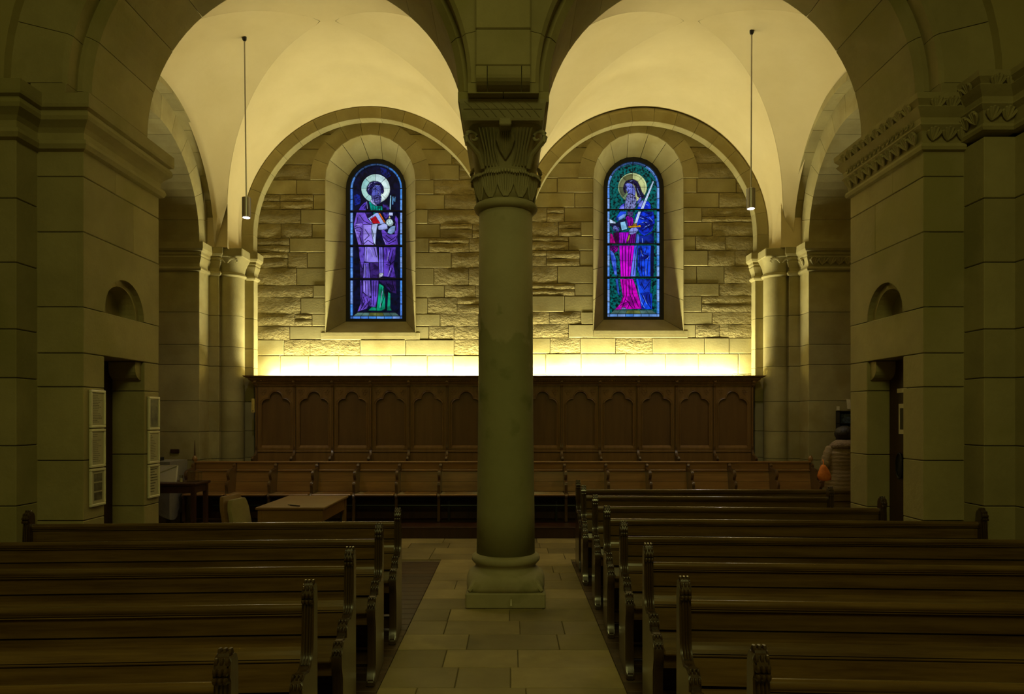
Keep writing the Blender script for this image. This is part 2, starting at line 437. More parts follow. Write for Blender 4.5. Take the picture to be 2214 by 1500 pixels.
# splays and glass -------------------------------------------------
YG=12.05
def outline(cx, zb, cz, hw, y, n=14):
    pts=[(cx-hw,y,zb),(cx-hw,y,zb+(cz-zb)*.2),(cx-hw,y,zb+(cz-zb)*.4),(cx-hw,y,zb+(cz-zb)*.6),(cx-hw,y,zb+(cz-zb)*.8)]
    pts+=[(cx-hw*cos(pi*i/n),y,cz+hw*sin(pi*i/n)) for i in range(n+1)]
    pts+=[(cx+hw,y,zb+(cz-zb)*t) for t in (.8,.6,.4,.2,0)]
    return pts
LEADM=LEAD
def window(idx, b, paint):
    dz=b['dz']; win=structure('window_%d'%(idx+1)); cx=b['win']; gx=b['gx']
    A=outline(cx,3.0+dz,5.457+dz,.723,YW-.012); B=outline(gx,3.235+dz,5.455+dz,.505,YG-.06)
    nseg=len(A)-1; cuts=[0,1,2,3,4,5,7,9,11,13,15,17,19,20,21,22,23,24]
    cuts=[c for c in cuts if c<=nseg]+([nseg] if cuts[-1]<nseg else [])
    for a,c in zip(cuts[:-1],cuts[1:]):
        mb=MB(); pa=[Vector(p) for p in A[a:c+1]]; pb=[Vector(p) for p in B[a:c+1]]
        def shrink(l):
            l=[p.copy() for p in l]; g=.004
            d0=(l[1]-l[0]).normalized(); d1=(l[-2]-l[-1]).normalized(); l[0]+=d0*g; l[-1]+=d1*g; return l
        pa,pb=shrink(pa),shrink(pb); cen=Vector((cx,0,4.6))
        out=[]
        for l in (pa,pb):
            o=[]
            for p in l:
                d=Vector((p.x-cx,0,p.z-min(max(p.z,3.0),5.457+dz))); d.normalize(); o.append(p+d*(.010 if l is pa else .06))
            out.append(o)
        n=len(pa)
        v=pa+pb+out[1]+out[0]; f=[]
        for q in range(4):
            for k in range(n-1): f.append((q*n+k,q*n+k+1,((q+1)%4)*n+k+1,((q+1)%4)*n+k))
        f+= [(0,n,2*n,3*n),(n-1,2*n-1,3*n-1,4*n-1)]
        mb.add(v,f).build('splay_stone', STONE, win, smooth=True)
    # sloping sill
    MB().add([A[0],A[-1],B[-1],B[0],(A[0][0],A[0][1],2.94+dz),(A[-1][0],A[-1][1],2.94+dz),(B[-1][0],B[-1][1],3.1+dz),(B[0][0],B[0][1],3.1+dz)],
             [(0,1,2,3),(4,5,6,7),(0,1,5,4),(1,2,6,5),(2,3,7,6),(3,0,4,7)]).build('splay_sill', STONE, win)
    # iron frame
    fo=outline(gx,3.2+dz,5.455+dz,.56,0); fi=outline(gx,3.285+dz,5.455+dz,.437,0)
    mb=MB(); n=len(fo)
    for yy0,yy1 in ((YG-.06,YG+.06),):
        v=[(p[0],yy0,p[2]) for p in fo]+[(p[0],yy0,p[2]) for p in fi]+[(p[0],yy1,p[2]) for p in fi]+[(p[0],yy1,p[2]) for p in fo]
        f=[]
        for q in range(4):
            for k in range(n): f.append((q*n+k,q*n+(k+1)%n,((q+1)%4)*n+(k+1)%n,((q+1)%4)*n+k))
        mb.add(v,f)
    mb.build('window_frame', LEAD, win)
    paint(win)
    return win

class Painter:
    """leaded light drawn in a small local grid (units: 1/500 m), pieces are thin glass prisms"""
    def __init__(s, win, gx, zc_, cu, cv, k): s.w=win; s.gx=gx; s.z=zc_; s.cu=cu; s.cv=cv; s.k=k; s.l=0; s.lines=MB(); s.lw=2.2
    def P(s,p): return (s.gx+(p[0]-s.cu)*s.k, s.z-(p[1]-s.cv)*s.k)
    def piece(s, poly, col, name='glass_pane', lead=True, strength=1.0, var=.35, c2=None, scale=9):
        q=[s.P(p) for p in poly]; y=YG-.004-s.l*.00012; s.l+=1
        MB().prism(q,y,YG+.004).build(name, glass(col,strength,var,scale,c2), s.w)
        if lead: s.stroke(list(poly)+[poly[0]], s.lw)
        return s
    def stroke(s, pts, wd, col=None, store=None, y=None):
        mb = store if store is not None else s.lines
        y = y if y is not None else YG-.004-s.l*.00012-.0003
        if store is None: y = YG-.026
        for a,b in zip(pts[:-1],pts[1:]):
            A=s.P(a);B=s.P(b); dx=B[0]-A[0]; dz=B[1]-A[1]; L=sqrt(dx*dx+dz*dz)
            if L<1e-5: continue
            h=wd*s.k/2; nx,nz=-dz/L*h,dx/L*h; ex,ez=dx/L*h*.5,dz/L*h*.5
            mb.prism([(A[0]+nx-ex,A[1]+nz-ez),(A[0]-nx-ex,A[1]-nz-ez),(B[0]-nx+ex,B[1]-nz+ez),(B[0]+nx+ex,B[1]+nz+ez)],y,y+.0015)
    def circle(s,c,r,n=28,a0=0,a1=2*pi): return [(c[0]+r*cos(a0+(a1-a0)*i/n),c[1]+r*sin(a0+(a1-a0)*i/n)) for i in range(n+(0 if a1-a0>=2*pi-1e-6 else 1))]
    def border(s, xl, xr, wdt, ys, yb, cy, col):
        # side panes
        cxm=(xl+xr)/2
        for x0 in (xl, xr-wdt):
            for a,b in ys: s.piece([(x0,a+2),(x0+wdt,a+2),(x0+wdt,b-2),(x0,b-2)], R.choice(col), strength=1.15, var=.18, scale=30)
        ro=(xr-xl)/2; ri=ro-wdt+2
        for k in range(6):
            a0=pi+k*pi/6+.012; a1=pi+(k+1)*pi/6-.012
            s.piece([(cxm+ro*cos(a0+(a1-a0)*t/5),cy+ro*sin(a0+(a1-a0)*t/5)) for t in range(6)]+[(cxm+ri*cos(a1-(a1-a0)*t/5),cy+ri*sin(a1-(a1-a0)*t/5)) for t in range(6)],
                    (60,95,150) if k in (1,2,3) else R.choice(col), strength=.9, var=.3, scale=30)
        y0,y1=yb; n=6; L=(xr-xl-2*wdt)/n
        s.piece([(xl,y0),(xl+wdt,y0),(xl+wdt,y1),(xl,y1)],R.choice(col)); s.piece([(xr-wdt,y0),(xr,y0),(xr,y1),(xr-wdt,y1)],R.choice(col))
        for i in range(n): s.piece([(xl+wdt+i*L+1,y0),(xl+wdt+(i+1)*L-1,y0),(xl+wdt+(i+1)*L-1,y1),(xl+wdt+i*L+1,y1)], R.choice(col), var=.2)
        # floor tiles seen in perspective inside the picture
        xa,xb=xl+wdt+4,xr-wdt-4
        for i in range(n):
            u0,u1=i/n,(i+1)/n; ta,tb=xa+34,xb-34
            s.piece([(ta+(tb-ta)*u0,y0-31),(ta+(tb-ta)*u1,y0-31),(xa+(xb-xa)*u1,y0-4),(xa+(xb-xa)*u0,y0-4)],(85,120,115) if i not in (2,3) else (105,115,60),var=.3)
    def finish(s, bars, x0, x1, thin):
        for yv in thin: s.stroke([(x0,yv),(x1,yv)],2)
        s.lines.build('lead_lines', LEAD, s.w)
        for yv in bars:
            a=s.P((x0-6,yv+5)); b=s.P((x1+6,yv-5)); MB().box(a[0],b[0],YG-.045,YG-.030,a[1],b[1],.004).build('saddle_bar', LEAD, s.w)
def strokes(pt, lst, wd, col, strength=.9):
    mb=MB()
    for l in lst: pt.stroke(l, wd, store=mb, y=YG-.021-strokes.n*.0006)
    strokes.n=(strokes.n+1)%6
    mb.build('painted_folds', glass(col,strength,.2), pt.w)

strokes.n=0
def paint1(win):
    p=Painter(win, BAY[0]['gx'], 4.585, 440, 740, .88/436)
    T=lambda l:[(153.8+x*.4614, 38.45+y*.4614) for x,y in l]
    blues=[(75,130,225),(95,155,240),(120,160,235),(70,140,230)]
    # background
    bg=[(243,1358),(243,305)]+p.circle((440,305),195,20,pi,2*pi)+[(637,1358)]
    p.piece(bg,(9,13,46),'glass_background',c2=(5,6,20),scale=14)
    p.piece([(250,350),(300,340),(310,420),(260,440)],(20,40,150),'glass_pane',lead=False,c2=(8,10,50),scale=25)
    p.piece([(470,120),(520,135),(560,190),(530,210),(480,170)],(18,30,110),'glass_pane',lead=False,c2=(6,8,30),scale=25)
    p.border(222,658,21,[(298,390),(390,482),(498,583),(583,677),(677,768),(785,868),(868,960),(960,1043),(1062,1158),(1158,1260),(1260,1358)],(1363,1383),305,blues)
    # halo wedges
    hc=(433,299)
    for k in range(8):
        a0=pi+k*pi/4 if k<8 else 0; a1=a0+pi/4
        c=[(150,205,205),(190,230,225),(205,235,240),(215,240,240),(225,245,240),(220,240,240),(160,205,205),(170,215,210)][k%8]
        p.piece([hc]+p.circle(hc,119,6,a0,a1),c,'halo_pane',var=.12)
    hl=MB(); p.stroke(p.circle(hc,111,40)+[p.circle(hc,111,40)[0]],1.6,store=hl)
    sc=[(hc[0]+(101+(3 if i%2 else -1))*cos(2*pi*i/56),hc[1]+(101+(3 if i%2 else -1))*sin(2*pi*i/56)) for i in range(57)]
    p.stroke(sc,1.4,store=hl); p.l+=6; hl.build('painted_halo_rim', glass((90,150,140)), win)
    # figure
    p.piece(T([(440,600),(450,530),(500,455),(560,430),(640,436),(700,465),(748,540),(757,620),(735,665),(705,655),(690,560),(680,505),(600,500),(550,560),(545,640),(520,700),(470,665)]),(30,26,88),'glass_hair',c2=(10,8,34),scale=30)
    p.piece(T([(545,575),(575,520),(610,504),(680,508),(702,560),(708,640),(700,700),(660,770),(600,790),(540,740),(532,660)]),(86,92,190),'glass_face',var=.25,scale=14)
    p.piece(T([(524,690),(570,700),(640,695),(712,715),(705,790),(665,838),(600,842),(545,800)]),(84,84,160),'glass_beard',c2=(22,20,70),scale=45)
    p.piece(T([(300,960),(325,900),(385,835),(440,800),(432,880),(425,960)]),(84,58,190),'glass_mantle')
    p.piece(T([(730,840),(800,850),(850,900),(862,950),(750,950)]),(64,44,140),'glass_mantle',c2=(14,10,40),scale=20)
    p.piece(T([(484,798),(540,830),(600,880),(725,880),(728,962),(520,962)]),(0,170,150),'glass_tunic',c2=(0,90,85),scale=14)
    p.piece(T([(510,780),(535,768),(620,858),(628,885),(590,877),(530,832)]),(185,195,255),'glass_collar')
    p.piece(T([(866,690),(886,690),(876,942),(857,942)]),(160,215,235),'glass_key')
    p.piece(T([(905,710),(925,708),(925,740),(945,740),(947,712),(966,712),(958,800),(940,800),(938,780),(922,780),(922,850),(900,850)]),(90,150,205),'glass_key',lead=False)
    p.piece([(275,500),(345,500),(400,560),(402,600),(330,602),(330,770),(290,772),(262,660),(252,600)],(118,84,214),'glass_mantle',scale=7)
    p.piece([(345,500),(400,500),(412,545),(400,585),(372,560)],(60,40,120),'glass_mantle',c2=(22,14,50))
    p.piece([(412,500),(440,500),(420,512)],(0,140,120),'glass_tunic',lead=False)
    p.piece([(330,600),(400,598),(396,640),(418,772),(335,772),(328,690)],(152,132,238),'glass_sleeve',var=.25,scale=6)
    p.piece([(255,620),(268,592),(328,586),(320,640),(300,690),(315,772),(285,760)],(134,104,226),'glass_sleeve',var=.3)
    p.piece([(405,598),(450,592),(440,640),(434,700),(430,770),(415,745),(398,640)],(190,205,255),'glass_cuff',var=.2)
    p.piece([(370,548),(435,503),(455,503),(512,585),(498,594),(405,594)],(160,180,250),'glass_book',var=.1,scale=30)
    p.piece([(388,553),(432,527),(472,590),(410,592)],(225,12,40),'glass_book')
    p.piece([(455,503),(470,503),(514,577),(503,586)],(225,100,10),'glass_book')
    p.piece([(490,500),(545,500),(540,530),(515,560)],(80,60,170),'glass_mantle',c2=(20,14,60),scale=25)
    p.piece([(480,650),(500,640),(540,682),(590,680),(598,612),(590,560),(600,522),(618,550),(622,640),(612,700),(620,765),(515,772),(492,712)],(106,70,206),'glass_mantle',scale=8)
    p.piece([(455,612),(500,590),(530,600),(532,632),(490,645),(456,640)],(165,178,238),'glass_hand',var=.2)
    p.piece([(532,668),(540,640),(562,616),(602,608),(594,652),(562,682)],(140,178,230),'glass_hand',var=.25)
    p.piece([(542,500),(577,500),(575,523),(541,522)],(190,205,250),'glass_key',lead=True)
    p.piece(p.circle((549,581),30,20),(200,230,235),'glass_seal',var=.1)
    p.piece([(541,545),(549,528),(556,545)],(215,200,130),'glass_seal',lead=False)
    # middle
    p.piece([(292,786),(340,786),(338,900),(325,962),(318,955),(300,880)],(96,70,190),'glass_mantle',c2=(40,26,90))
    p.piece([(345,786),(440,786),(457,914),(375,914),(340,905)],(146,128,242),'glass_robe',var=.25,scale=5)
    p.piece([(338,917),(375,917),(386,1043),(328,1043)],(122,98,232),'glass_robe',scale=6)
    p.piece([(300,890),(318,960),(330,975),(328,1043),(304,1043)],(60,40,120),'glass_robe',c2=(22,14,52))
    p.piece([(387,917),(457,917),(466,1043),(387,1043)],(58,34,116),'glass_robe',c2=(28,14,60),scale=14)
    p.piece([(462,788),(490,788),(500,1000),(497,1030),(460,1003)],(126,108,236),'glass_robe',scale=6)
    p.piece([(500,788),(602,788),(598,850),(582,940),(602,1043),(502,1030)],(98,64,198),'glass_mantle',scale=6,c2=(48,26,110))
    p.piece([(460,1003),(497,1003),(494,1024),(462,1041)],(225,232,255),'glass_robe')
    # bottom
    p.piece([(303,1064),(325,1064),(322,1290),(303,1252)],(78,54,160),'glass_robe',c2=(34,22,76))
    p.piece([(330,1064),(386,1064),(396,1190),(376,1202),(330,1160)],(138,114,236),'glass_robe',scale=6)
    p.piece([(398,1064),(456,1064),(451,1180),(432,1290),(388,1280),(400,1200)],(112,80,216),'glass_robe',scale=6)
    p.piece([(326,1166),(396,1212),(402,1258),(352,1300),(283,1322),(310,1250)],(106,74,200),'glass_robe',c2=(40,26,90),scale=12)
    p.piece([(462,1090),(498,1110),(512,1200),(512,1300),(480,1316),(438,1316),(452,1220)],(10,165,125),'glass_tunic',scale=6)
    p.piece([(538,1160),(556,1172),(556,1290),(568,1315),(528,1314)],(10,150,115),'glass_tunic')
    p.piece([(458,1064),(602,1064),(606,1176),(560,1160),(508,1108)],(44,24,90),'glass_mantle',c2=(18,10,44),scale=14)
    p.piece([(372,1314),(398,1288),(432,1284),(446,1316)],(20,180,140),'glass_shoe')
    # folds (dark) and lights
    strokes(p,[[(300,520),(335,570),(395,600)],[(285,540),(275,600),(262,620)],[(262,632),(300,620),(322,640)],[(275,650),(310,660),(312,690)],[(300,700),(322,760)],[(345,640),(380,690),(340,730)],[(335,760),(370,730),(412,760)],
      [(495,700),(540,745),(600,700)],[(520,690),(560,720)],[(540,760),(600,730),(612,690)],[(590,560),(606,600),(600,650)],[(360,790),(352,900)],[(420,790),(440,870)],[(350,930),(352,1040)],[(370,930),(372,1040)],
      [(520,800),(530,880),(560,930)],[(560,800),(540,880)],[(580,810),(560,900),(540,1020)],[(590,900),(550,940),(520,930)],[(575,960),(550,1035)],[(348,1070),(352,1170)],[(370,1070),(372,1190)],[(415,1070),(418,1270)],[(438,1070),(432,1200)],
      [(330,1200),(345,1240),(305,1310)],[(360,1210),(372,1250),(330,1300)],[(385,1230),(368,1290)],[(480,1120),(478,1300)],[(500,1130),(505,1200),(478,1280)],[(520,1080),(560,1140)],[(570,1070),(590,1150)],
      [(476,790),(478,990)],[(404,640),(416,700)],[(310,1080),(312,1240)],[(430,430),(430,488)],[(455,450),(455,488)],[(470,452),(474,488)],[(320,450),(345,430)],[(340,470),(352,440)]],5.2,(12,7,34),.45)
    strokes(p,[T([(560,592),(600,580),(640,590)]),T([(668,596),(700,588)]),T([(590,612),(620,612)]),T([(672,612),(695,610)]),T([(652,600),(662,662),(640,672)]),T([(590,705),(650,686),(705,715)]),T([(620,735),(680,738)])],4.2,(12,10,44),.4)
    strokes(p,[T([(560,560),(600,545)]),T([(660,620),(668,655)]),T([(480,540),(500,490),(540,470)]),T([(470,600),(490,560)]),T([(580,460),(620,452)]),T([(445,805),(460,930)]),[(270,600),(300,598)],[(262,640),(285,700)],[(345,620),(390,625)],[(500,720),(520,760)],[(360,800),(365,900)],[(390,800),(430,900)],
      [(345,940),(345,1035)],[(340,1075),(342,1150)],[(545,820),(530,900)],[(560,960),(535,1030)],[(470,620),(520,610)],[(545,650),(585,640)],[(490,1150),(470,1290)],T([(560,760),(570,800)]),T([(610,770),(615,810)]),T([(655,770),(650,810)])],3.0,(190,185,255),.9)
    strokes(p,[p.circle((547,574),12,10,pi*.6,pi*2.2),p.circle((553,590),12,10,-.6,pi*1.1),p.circle((549,581),26,20)],2.4,(20,50,60),.5)
    p.stroke([(433,95),(433,240)],2.5); 
    for a in (pi*1.25,pi*1.75): p.stroke([(433+70*cos(a),299+70*sin(a)),(433+200*cos(a),299+190*sin(a))],2)
    p.finish([490,776,1053],222,658,[299,677,915,1187])
def paint2(win):
    p=Painter(win, BAY[1]['gx'], 4.585+.03, 407.5, 742, .88/429)
    T=lambda l:[(149.9+x*.4498, 75+y*.4498) for x,y in l]
    blues=[(85,140,230),(110,160,238),(125,165,235),(75,135,225)]
    bg=[(215,1348),(215,318)]+p.circle((407,318),195,20,pi,2*pi)+[(600,1348)]
    p.piece(bg,(0,98,98),'glass_background',c2=(1,14,18),scale=26)
    vine=MB(); rr=random.Random(3)
    for i in range(90):
        x=rr.uniform(222,592); yv=rr.uniform(135,1300)
        if yv<300 and sqrt((x-407)**2+(yv-318)**2)>185: continue
        a=rr.uniform(0,6.3); p.stroke(p.circle((x,yv),rr.uniform(6,12),7,a,a+3.6),3,store=vine)
    p.l+=4; vine.build('painted_vines', glass((0,150,150),.8,.3), win)
    p.border(193,622,21,[(312,405),(405,492),(508,592),(592,682),(682,772),(787,868),(868,958),(958,1043),(1061,1152),(1152,1250),(1250,1348)],(1351,1371),318,blues)
    hc=(401,313)
    for k in range(8):
        a0=pi+k*pi/4; a1=a0+pi/4
        c=[(120,125,85),(95,98,60),(190,200,135),(195,205,140),(205,215,150),(200,205,140),(120,150,110),(85,95,70)][k%8]
        p.piece([hc]+p.circle(hc,118,6,a0,a1),c,'halo_pane',var=.15)
    hl=MB(); c1=p.circle(hc,114,40); p.stroke(c1+[c1[0]],3,store=hl); p.l+=6; hl.build('painted_halo_rim', glass((200,235,185)), win)
    hl=MB(); sc=[(hc[0]+(100+(3 if i%2 else -1))*cos(2*pi*i/56),hc[1]+(100+(3 if i%2 else -1))*sin(2*pi*i/56)) for i in range(57)]
    p.stroke(sc,1.8,store=hl); p.l+=4; hl.build('painted_halo_scallop', glass((50,60,30),.6), win)
    p.piece(T([(388,560),(400,490),(430,430),(490,395),(580,382),(650,420),(700,520),(730,610),(775,670),(782,725),(720,745),(650,700),(625,600),(600,500),(560,462),(490,435),(440,480),(432,560),(440,640),(405,620)]),(34,28,72),'glass_hair',c2=(10,8,26),scale=30)
    p.piece(T([(425,480),(470,445),(545,462),(592,520),(615,600),(605,690),(540,660),(470,645),(462,605),(440,560)]),(122,134,242),'glass_face',var=.3,scale=12)
    p.piece(T([(450,690),(500,642),(590,680),(628,720),(625,850),(600,925),(418,925),(425,800)]),(128,130,196),'glass_beard',c2=(34,28,66),scale=40)
    p.piece(T([(635,835),(655,770),(700,708),(725,720),(705,800)]),(120,124,240),'glass_collar',c2=(50,56,160),scale=25)
    p.piece(T([(308,927),(340,870),(412,818),(412,927)]),(124,128,240),'glass_mantle',c2=(60,60,200))
    p.piece(T([(640,927),(660,870),(735,780),(850,788),(888,850),(893,927)]),(16,62,250),'glass_mantle',c2=(10,30,160))
    p.piece(T([(650,880),(680,820),(745,760),(760,780),(720,890)]),(130,140,245),'glass_mantle')
    p.piece([(262,568),(300,510),(352,512),(345,552),(280,592)],(32,76,226),'glass_mantle',c2=(10,30,110))
    p.piece([(285,560),(325,535),(350,530),(342,556),(290,585)],(120,160,240),'glass_mantle',lead=False)
    p.piece([(440,512),(572,512),(584,600),(562,672),(500,712),(458,684),(438,640),(420,560)],(14,56,228),'glass_mantle',c2=(4,16,110),scale=12)
    p.piece([(345,562),(362,546),(384,548),(404,565),(410,615),(365,640),(352,600)],(205,0,220),'glass_robe',c2=(120,0,140))
    p.piece([(356,512),(408,512),(404,548),(380,560),(362,545)],(30,20,60),'glass_beard',c2=(80,70,130),scale=40)
    p.piece([(206,568),(262,598),(264,612),(216,606)],(195,220,248),'glass_book')
    p.piece([(262,612),(300,585),(345,572),(352,580),(362,657),(312,670),(294,640),(236,640),(216,610)],(22,30,66),'glass_book',c2=(8,10,26))
    p.piece([(300,602),(340,592),(360,655),(312,668)],(140,200,240),'glass_book',var=.25)
    p.piece([(345,580),(356,585),(366,648),(358,655)],(60,120,220),'glass_book')
    p.piece([(234,655),(248,626),(262,622),(292,640),(292,672),(272,682)],(84,84,166),'glass_hand',c2=(30,26,70),scale=40)
    p.piece([(220,688),(238,700),(262,770),(216,770)],(205,0,150),'glass_robe',c2=(120,0,90))
    p.piece([(244,690),(288,680),(290,770),(262,768)],(60,0,60),'glass_robe',c2=(20,0,24))
    p.piece([(290,684),(372,680),(352,770),(290,770)],(176,0,226),'glass_robe',c2=(110,0,150),scale=14)
    p.piece([(372,680),(432,676),(420,770),(356,770)],(110,0,130),'glass_robe',c2=(50,0,60),scale=14)
    p.piece([(436,692),(458,702),(452,770),(428,770)],(70,110,230),'glass_mantle')
    p.piece([(458,702),(500,715),(575,682),(575,770),(454,770)],(10,36,150),'glass_mantle',c2=(4,12,60),scale=10)
    p.piece([(372,672),(388,648),(430,640),(448,660),(436,685),(400,700),(376,698)],(140,150,232),'glass_hand',var=.3,scale=25)
    p.piece(T([(930,412),(950,428),(757,927),(705,927)]),(200,222,255),'glass_sword',var=.1)
    p.piece(T([(664,968),(712,968),(642,1182),(592,1182)]),(200,222,255),'glass_sword',var=.1)
    p.piece([(362,634),(400,628),(446,627),(466,621),(468,640),(440,640),(400,642),(366,642)],(230,160,20),'glass_sword')
    p.piece([(402,612),(438,610),(436,626),(404,627)],(180,130,60),'glass_sword')
    p.piece([(368,702),(382,704),(372,745),(352,770),(350,755)],(170,160,70),'glass_sword')
    p.piece([(216,790),(286,790),(278,836),(250,856),(218,822)],(150,0,160),'glass_robe',c2=(50,0,60),scale=20)
    p.piece([(218,828),(244,842),(266,900),(274,1040),(254,1028),(226,900)],(84,120,236),'glass_mantle',c2=(30,60,180))
    p.piece([(293,790),(417,790),(402,900),(382,1043),(306,1043)],(212,0,214),'glass_robe',c2=(150,0,170),scale=6)
    p.piece([(417,790),(442,790),(432,900),(426,1042),(384,1042),(402,905)],(104,122,240),'glass_mantle',c2=(50,80,220),scale=8)
    p.piece([(447,790),(552,790),(548,880),(548,1042),(462,1042),(440,960)],(22,76,240),'glass_mantle',c2=(6,20,110),scale=9)
    p.piece([(552,790),(576,790),(572,1042),(550,1042)],(8,16,60),'glass_mantle')
    p.piece([(262,1063),(282,1063),(296,1200),(276,1170)],(50,90,210),'glass_mantle')
    p.piece([(300,1063),(406,1063),(428,1130),(462,1245),(475,1308),(254,1314),(300,1268),(322,1200)],(206,0,190),'glass_robe',c2=(120,0,120),scale=10)
    p.piece([(430,1063),(552,1063),(546,1176),(562,1184),(562,1312),(476,1312),(456,1200)],(18,74,232),'glass_mantle',c2=(8,30,140),scale=9)
    p.piece([(448,1063),(552,1063),(545,1172),(500,1172),(460,1110)],(8,20,90),'glass_mantle',c2=(20,60,200),scale=12)
    p.piece([(310,1298),(345,1296),(350,1312),(312,1312)],(150,150,215),'glass_foot',scale=60,c2=(60,40,110))
    strokes(p,[[(318,795),(324,1040)],[(345,795),(343,1040)],[(372,795),(366,1040)],[(392,800),(380,960)],[(320,1070),(330,1200),(310,1260)],[(348,1070),(352,1200),(320,1290)],[(372,1070),(376,1180),(420,1300)],[(392,1070),(400,1180),(450,1290)],[(300,1280),(360,1250),(400,1300)],[(340,1230),(380,1260),(360,1305)],
      [(470,800),(480,860),(530,880),(500,900)],[(520,800),(505,850)],[(470,900),(480,1040)],[(500,900),(505,1000),(495,1040)],[(530,890),(520,1030)],[(455,810),(460,1000)],[(300,690),(300,770)],[(315,690),(312,770)],[(330,690),(325,770)],[(345,690),(335,770)],[(385,700),(375,768)],[(400,705),(392,768)],[(415,700),(410,768)],
      [(460,540),(500,560),(560,540)],[(470,580),(520,570),(560,600)],[(450,620),(500,600),(540,650)],[(480,670),(530,640),(575,620)],[(500,520),(540,530)],[(228,800),(250,840),(278,800)],[(238,798),(250,822),(265,798)],[(470,1090),(500,1150),(540,1090)],[(470,1180),(500,1240),(480,1300)],[(520,1190),(510,1240),(550,1300)],[(540,1190),(548,1300)],
      [(362,560),(368,630)],[(380,556),(384,625)],[(395,570),(396,612)],[(432,800),(420,900),(410,1030)]],5.0,(12,3,34),.4)
    strokes(p,[T([(470,520),(500,505),(530,520)]),T([(500,545),(530,540)]),T([(440,500),(455,560)]),T([(480,560),(485,615),(470,625)]),T([(455,680),(500,645),(560,660),(590,690)]),T([(440,540),(455,555)])],4.4,(20,16,60),.4)
    strokes(p,[T([(495,555),(530,552)]),T([(500,475),(530,485)]),T([(640,540),(670,620),(700,680)]),T([(520,420),(560,410)]),T([(470,720),(450,800),(430,900)]),T([(500,720),(500,820),(470,910)]),T([(540,720),(550,820),(530,915)]),T([(580,740),(590,830),(580,915)]),T([(470,655),(520,650)]),
      [(240,640),(252,655)],[(250,634),(262,654)],[(262,632),(272,652)],[(376,668),(396,655)],[(378,680),(400,668)],[(380,692),(404,680)],[(462,560),(500,575)],[(478,600),(520,600)],[(540,560),(565,590)],[(500,640),(540,620)],[(455,720),(452,765)],[(480,730),(484,768)],[(470,830),(486,880)],[(500,930),(512,1030)],[(535,880),(520,900)],[(400,920),(395,1030)],[(440,1110),(470,1250),(500,1300)],[(490,1200),(520,1270)],T([(800,840),(850,860)])],3.0,(150,185,255),.9)
    strokes(p,[[(330,800),(334,1035)],[(357,800),(354,1035)],[(360,1080),(364,1200)],[(384,1080),(410,1230)],[(306,690),(306,765)],[(322,690),(318,765)]],3.5,(240,40,240),1.0)
    strokes(p,[T([(940,420),(732,927)]),T([(688,968),(618,1182)])],1.6,(40,50,90),.5)
    p.stroke([(401,110),(401,245)],2.5)
    for a in (pi*1.75,): p.stroke([(401+60*cos(a),313+60*sin(a)),(401+120*cos(a),313+120*sin(a))],2)
    p.finish([499,779,1052],193,622,[313,682,913,1180])
window(0,BAY[0],paint1); window(1,BAY[1],paint2)
sky = MB().box(-5,5,12.6,12.65,2,7); sky.build('outer_wall', BLACK, wb)

# corner responds of the aisle ------------------------------------
def respond(parent, s, xj, xo, xcol, pa, pb):
    """s side sign; xj main jamb face, xo outer order face, xcol half column, pa..pb wall pilaster"""
    zs=[0,.55,1.0,1.42,1.88,2.42,2.72,3.2,3.82]
    def blk(x0,x1,y0,y1):
        for a,b in zip(zs[:-1],zs[1:]): MB().box(x0,x1,y0,y1,a+.003,b-.003,.004).build('stone', STONE, parent)
    X=lambda v:s*v
    blk(X(xj),X(xj+.75),10.65,11.6); blk(X(xo),X(xj+.1),10.99,11.6); blk(X(pa),X(pb),11.37,11.6)
    MB().box(X(pa+.1),X(xj+.2),11.40,11.6,0,4.23).build('wall_core', MORTAR, parent)
    for a,b in zip(zs[:-1],zs[1:]):
        MB().loft([sup(X(xcol),11.2,z,.184,.184,2,24) for z in (a+.003,b-.003)]).build('shaft_drum', STONE, parent, smooth=True)
    # continuous impost / capitals
    prof=[(0,3.80),(.03,3.815),(.042,3.84),(.03,3.865),(.006,3.875),(.008,3.92),(.035,3.99),(.042,4.01),(.036,4.03),(.05,4.05),(.05,4.085),(.075,4.10),(.09,4.13),(.09,4.225),(-.12,4.225),(-.12,3.80)]
    path=[(X(xj+.75),10.65),(X(xj),10.65),(X(xj),10.99),(X(xo),10.99),(X(xo),11.3)]
    mb=MB(); plan_sweep(mb, path, prof, sg=1 if s<0 else -1); mb.build('impost_moulding', STONE, parent)
    mb=MB(); plan_sweep(mb,[(X(pa+.12),11.37),(X(pa),11.37),(X(pa),11.6)],prof,sg=1 if s<0 else -1); mb.build('impost_moulding', STONE, parent)
    c=X(xcol)
    rings=[sup(c,11.2,3.80,.19,.19,2),sup(c,11.2,3.825,.215,.215,2),sup(c,11.2,3.85,.205,.205,2),sup(c,11.2,3.87,.187,.187,2),sup(c,11.2,3.95,.195,.195,2.3),sup(c,11.2,4.02,.21,.21,3.2),sup(c,11.2,4.09,.235,.235,6)]
    MB().loft(rings).build('cushion_capital', STONE, parent, smooth=True)
    MB().box(c-.25,c+.25,10.95,11.45,4.09,4.225,.012).build('abacus', STONE, parent)
    for q in (-1,1):     # carved leaf pair under the abacus
        pts=[(c+q*.02,10.965,4.0),(c+q*.06,10.95,4.05),(c+q*.12,10.95,4.07),(c+q*.16,10.96,4.05),(c+q*.17,10.965,4.02),(c+q*.145,10.96,4.0)]
        MB().tube(pts,[.008,.018,.022,.018,.012,.006],6).build('carved_leaf', STONE, parent, smooth=True)
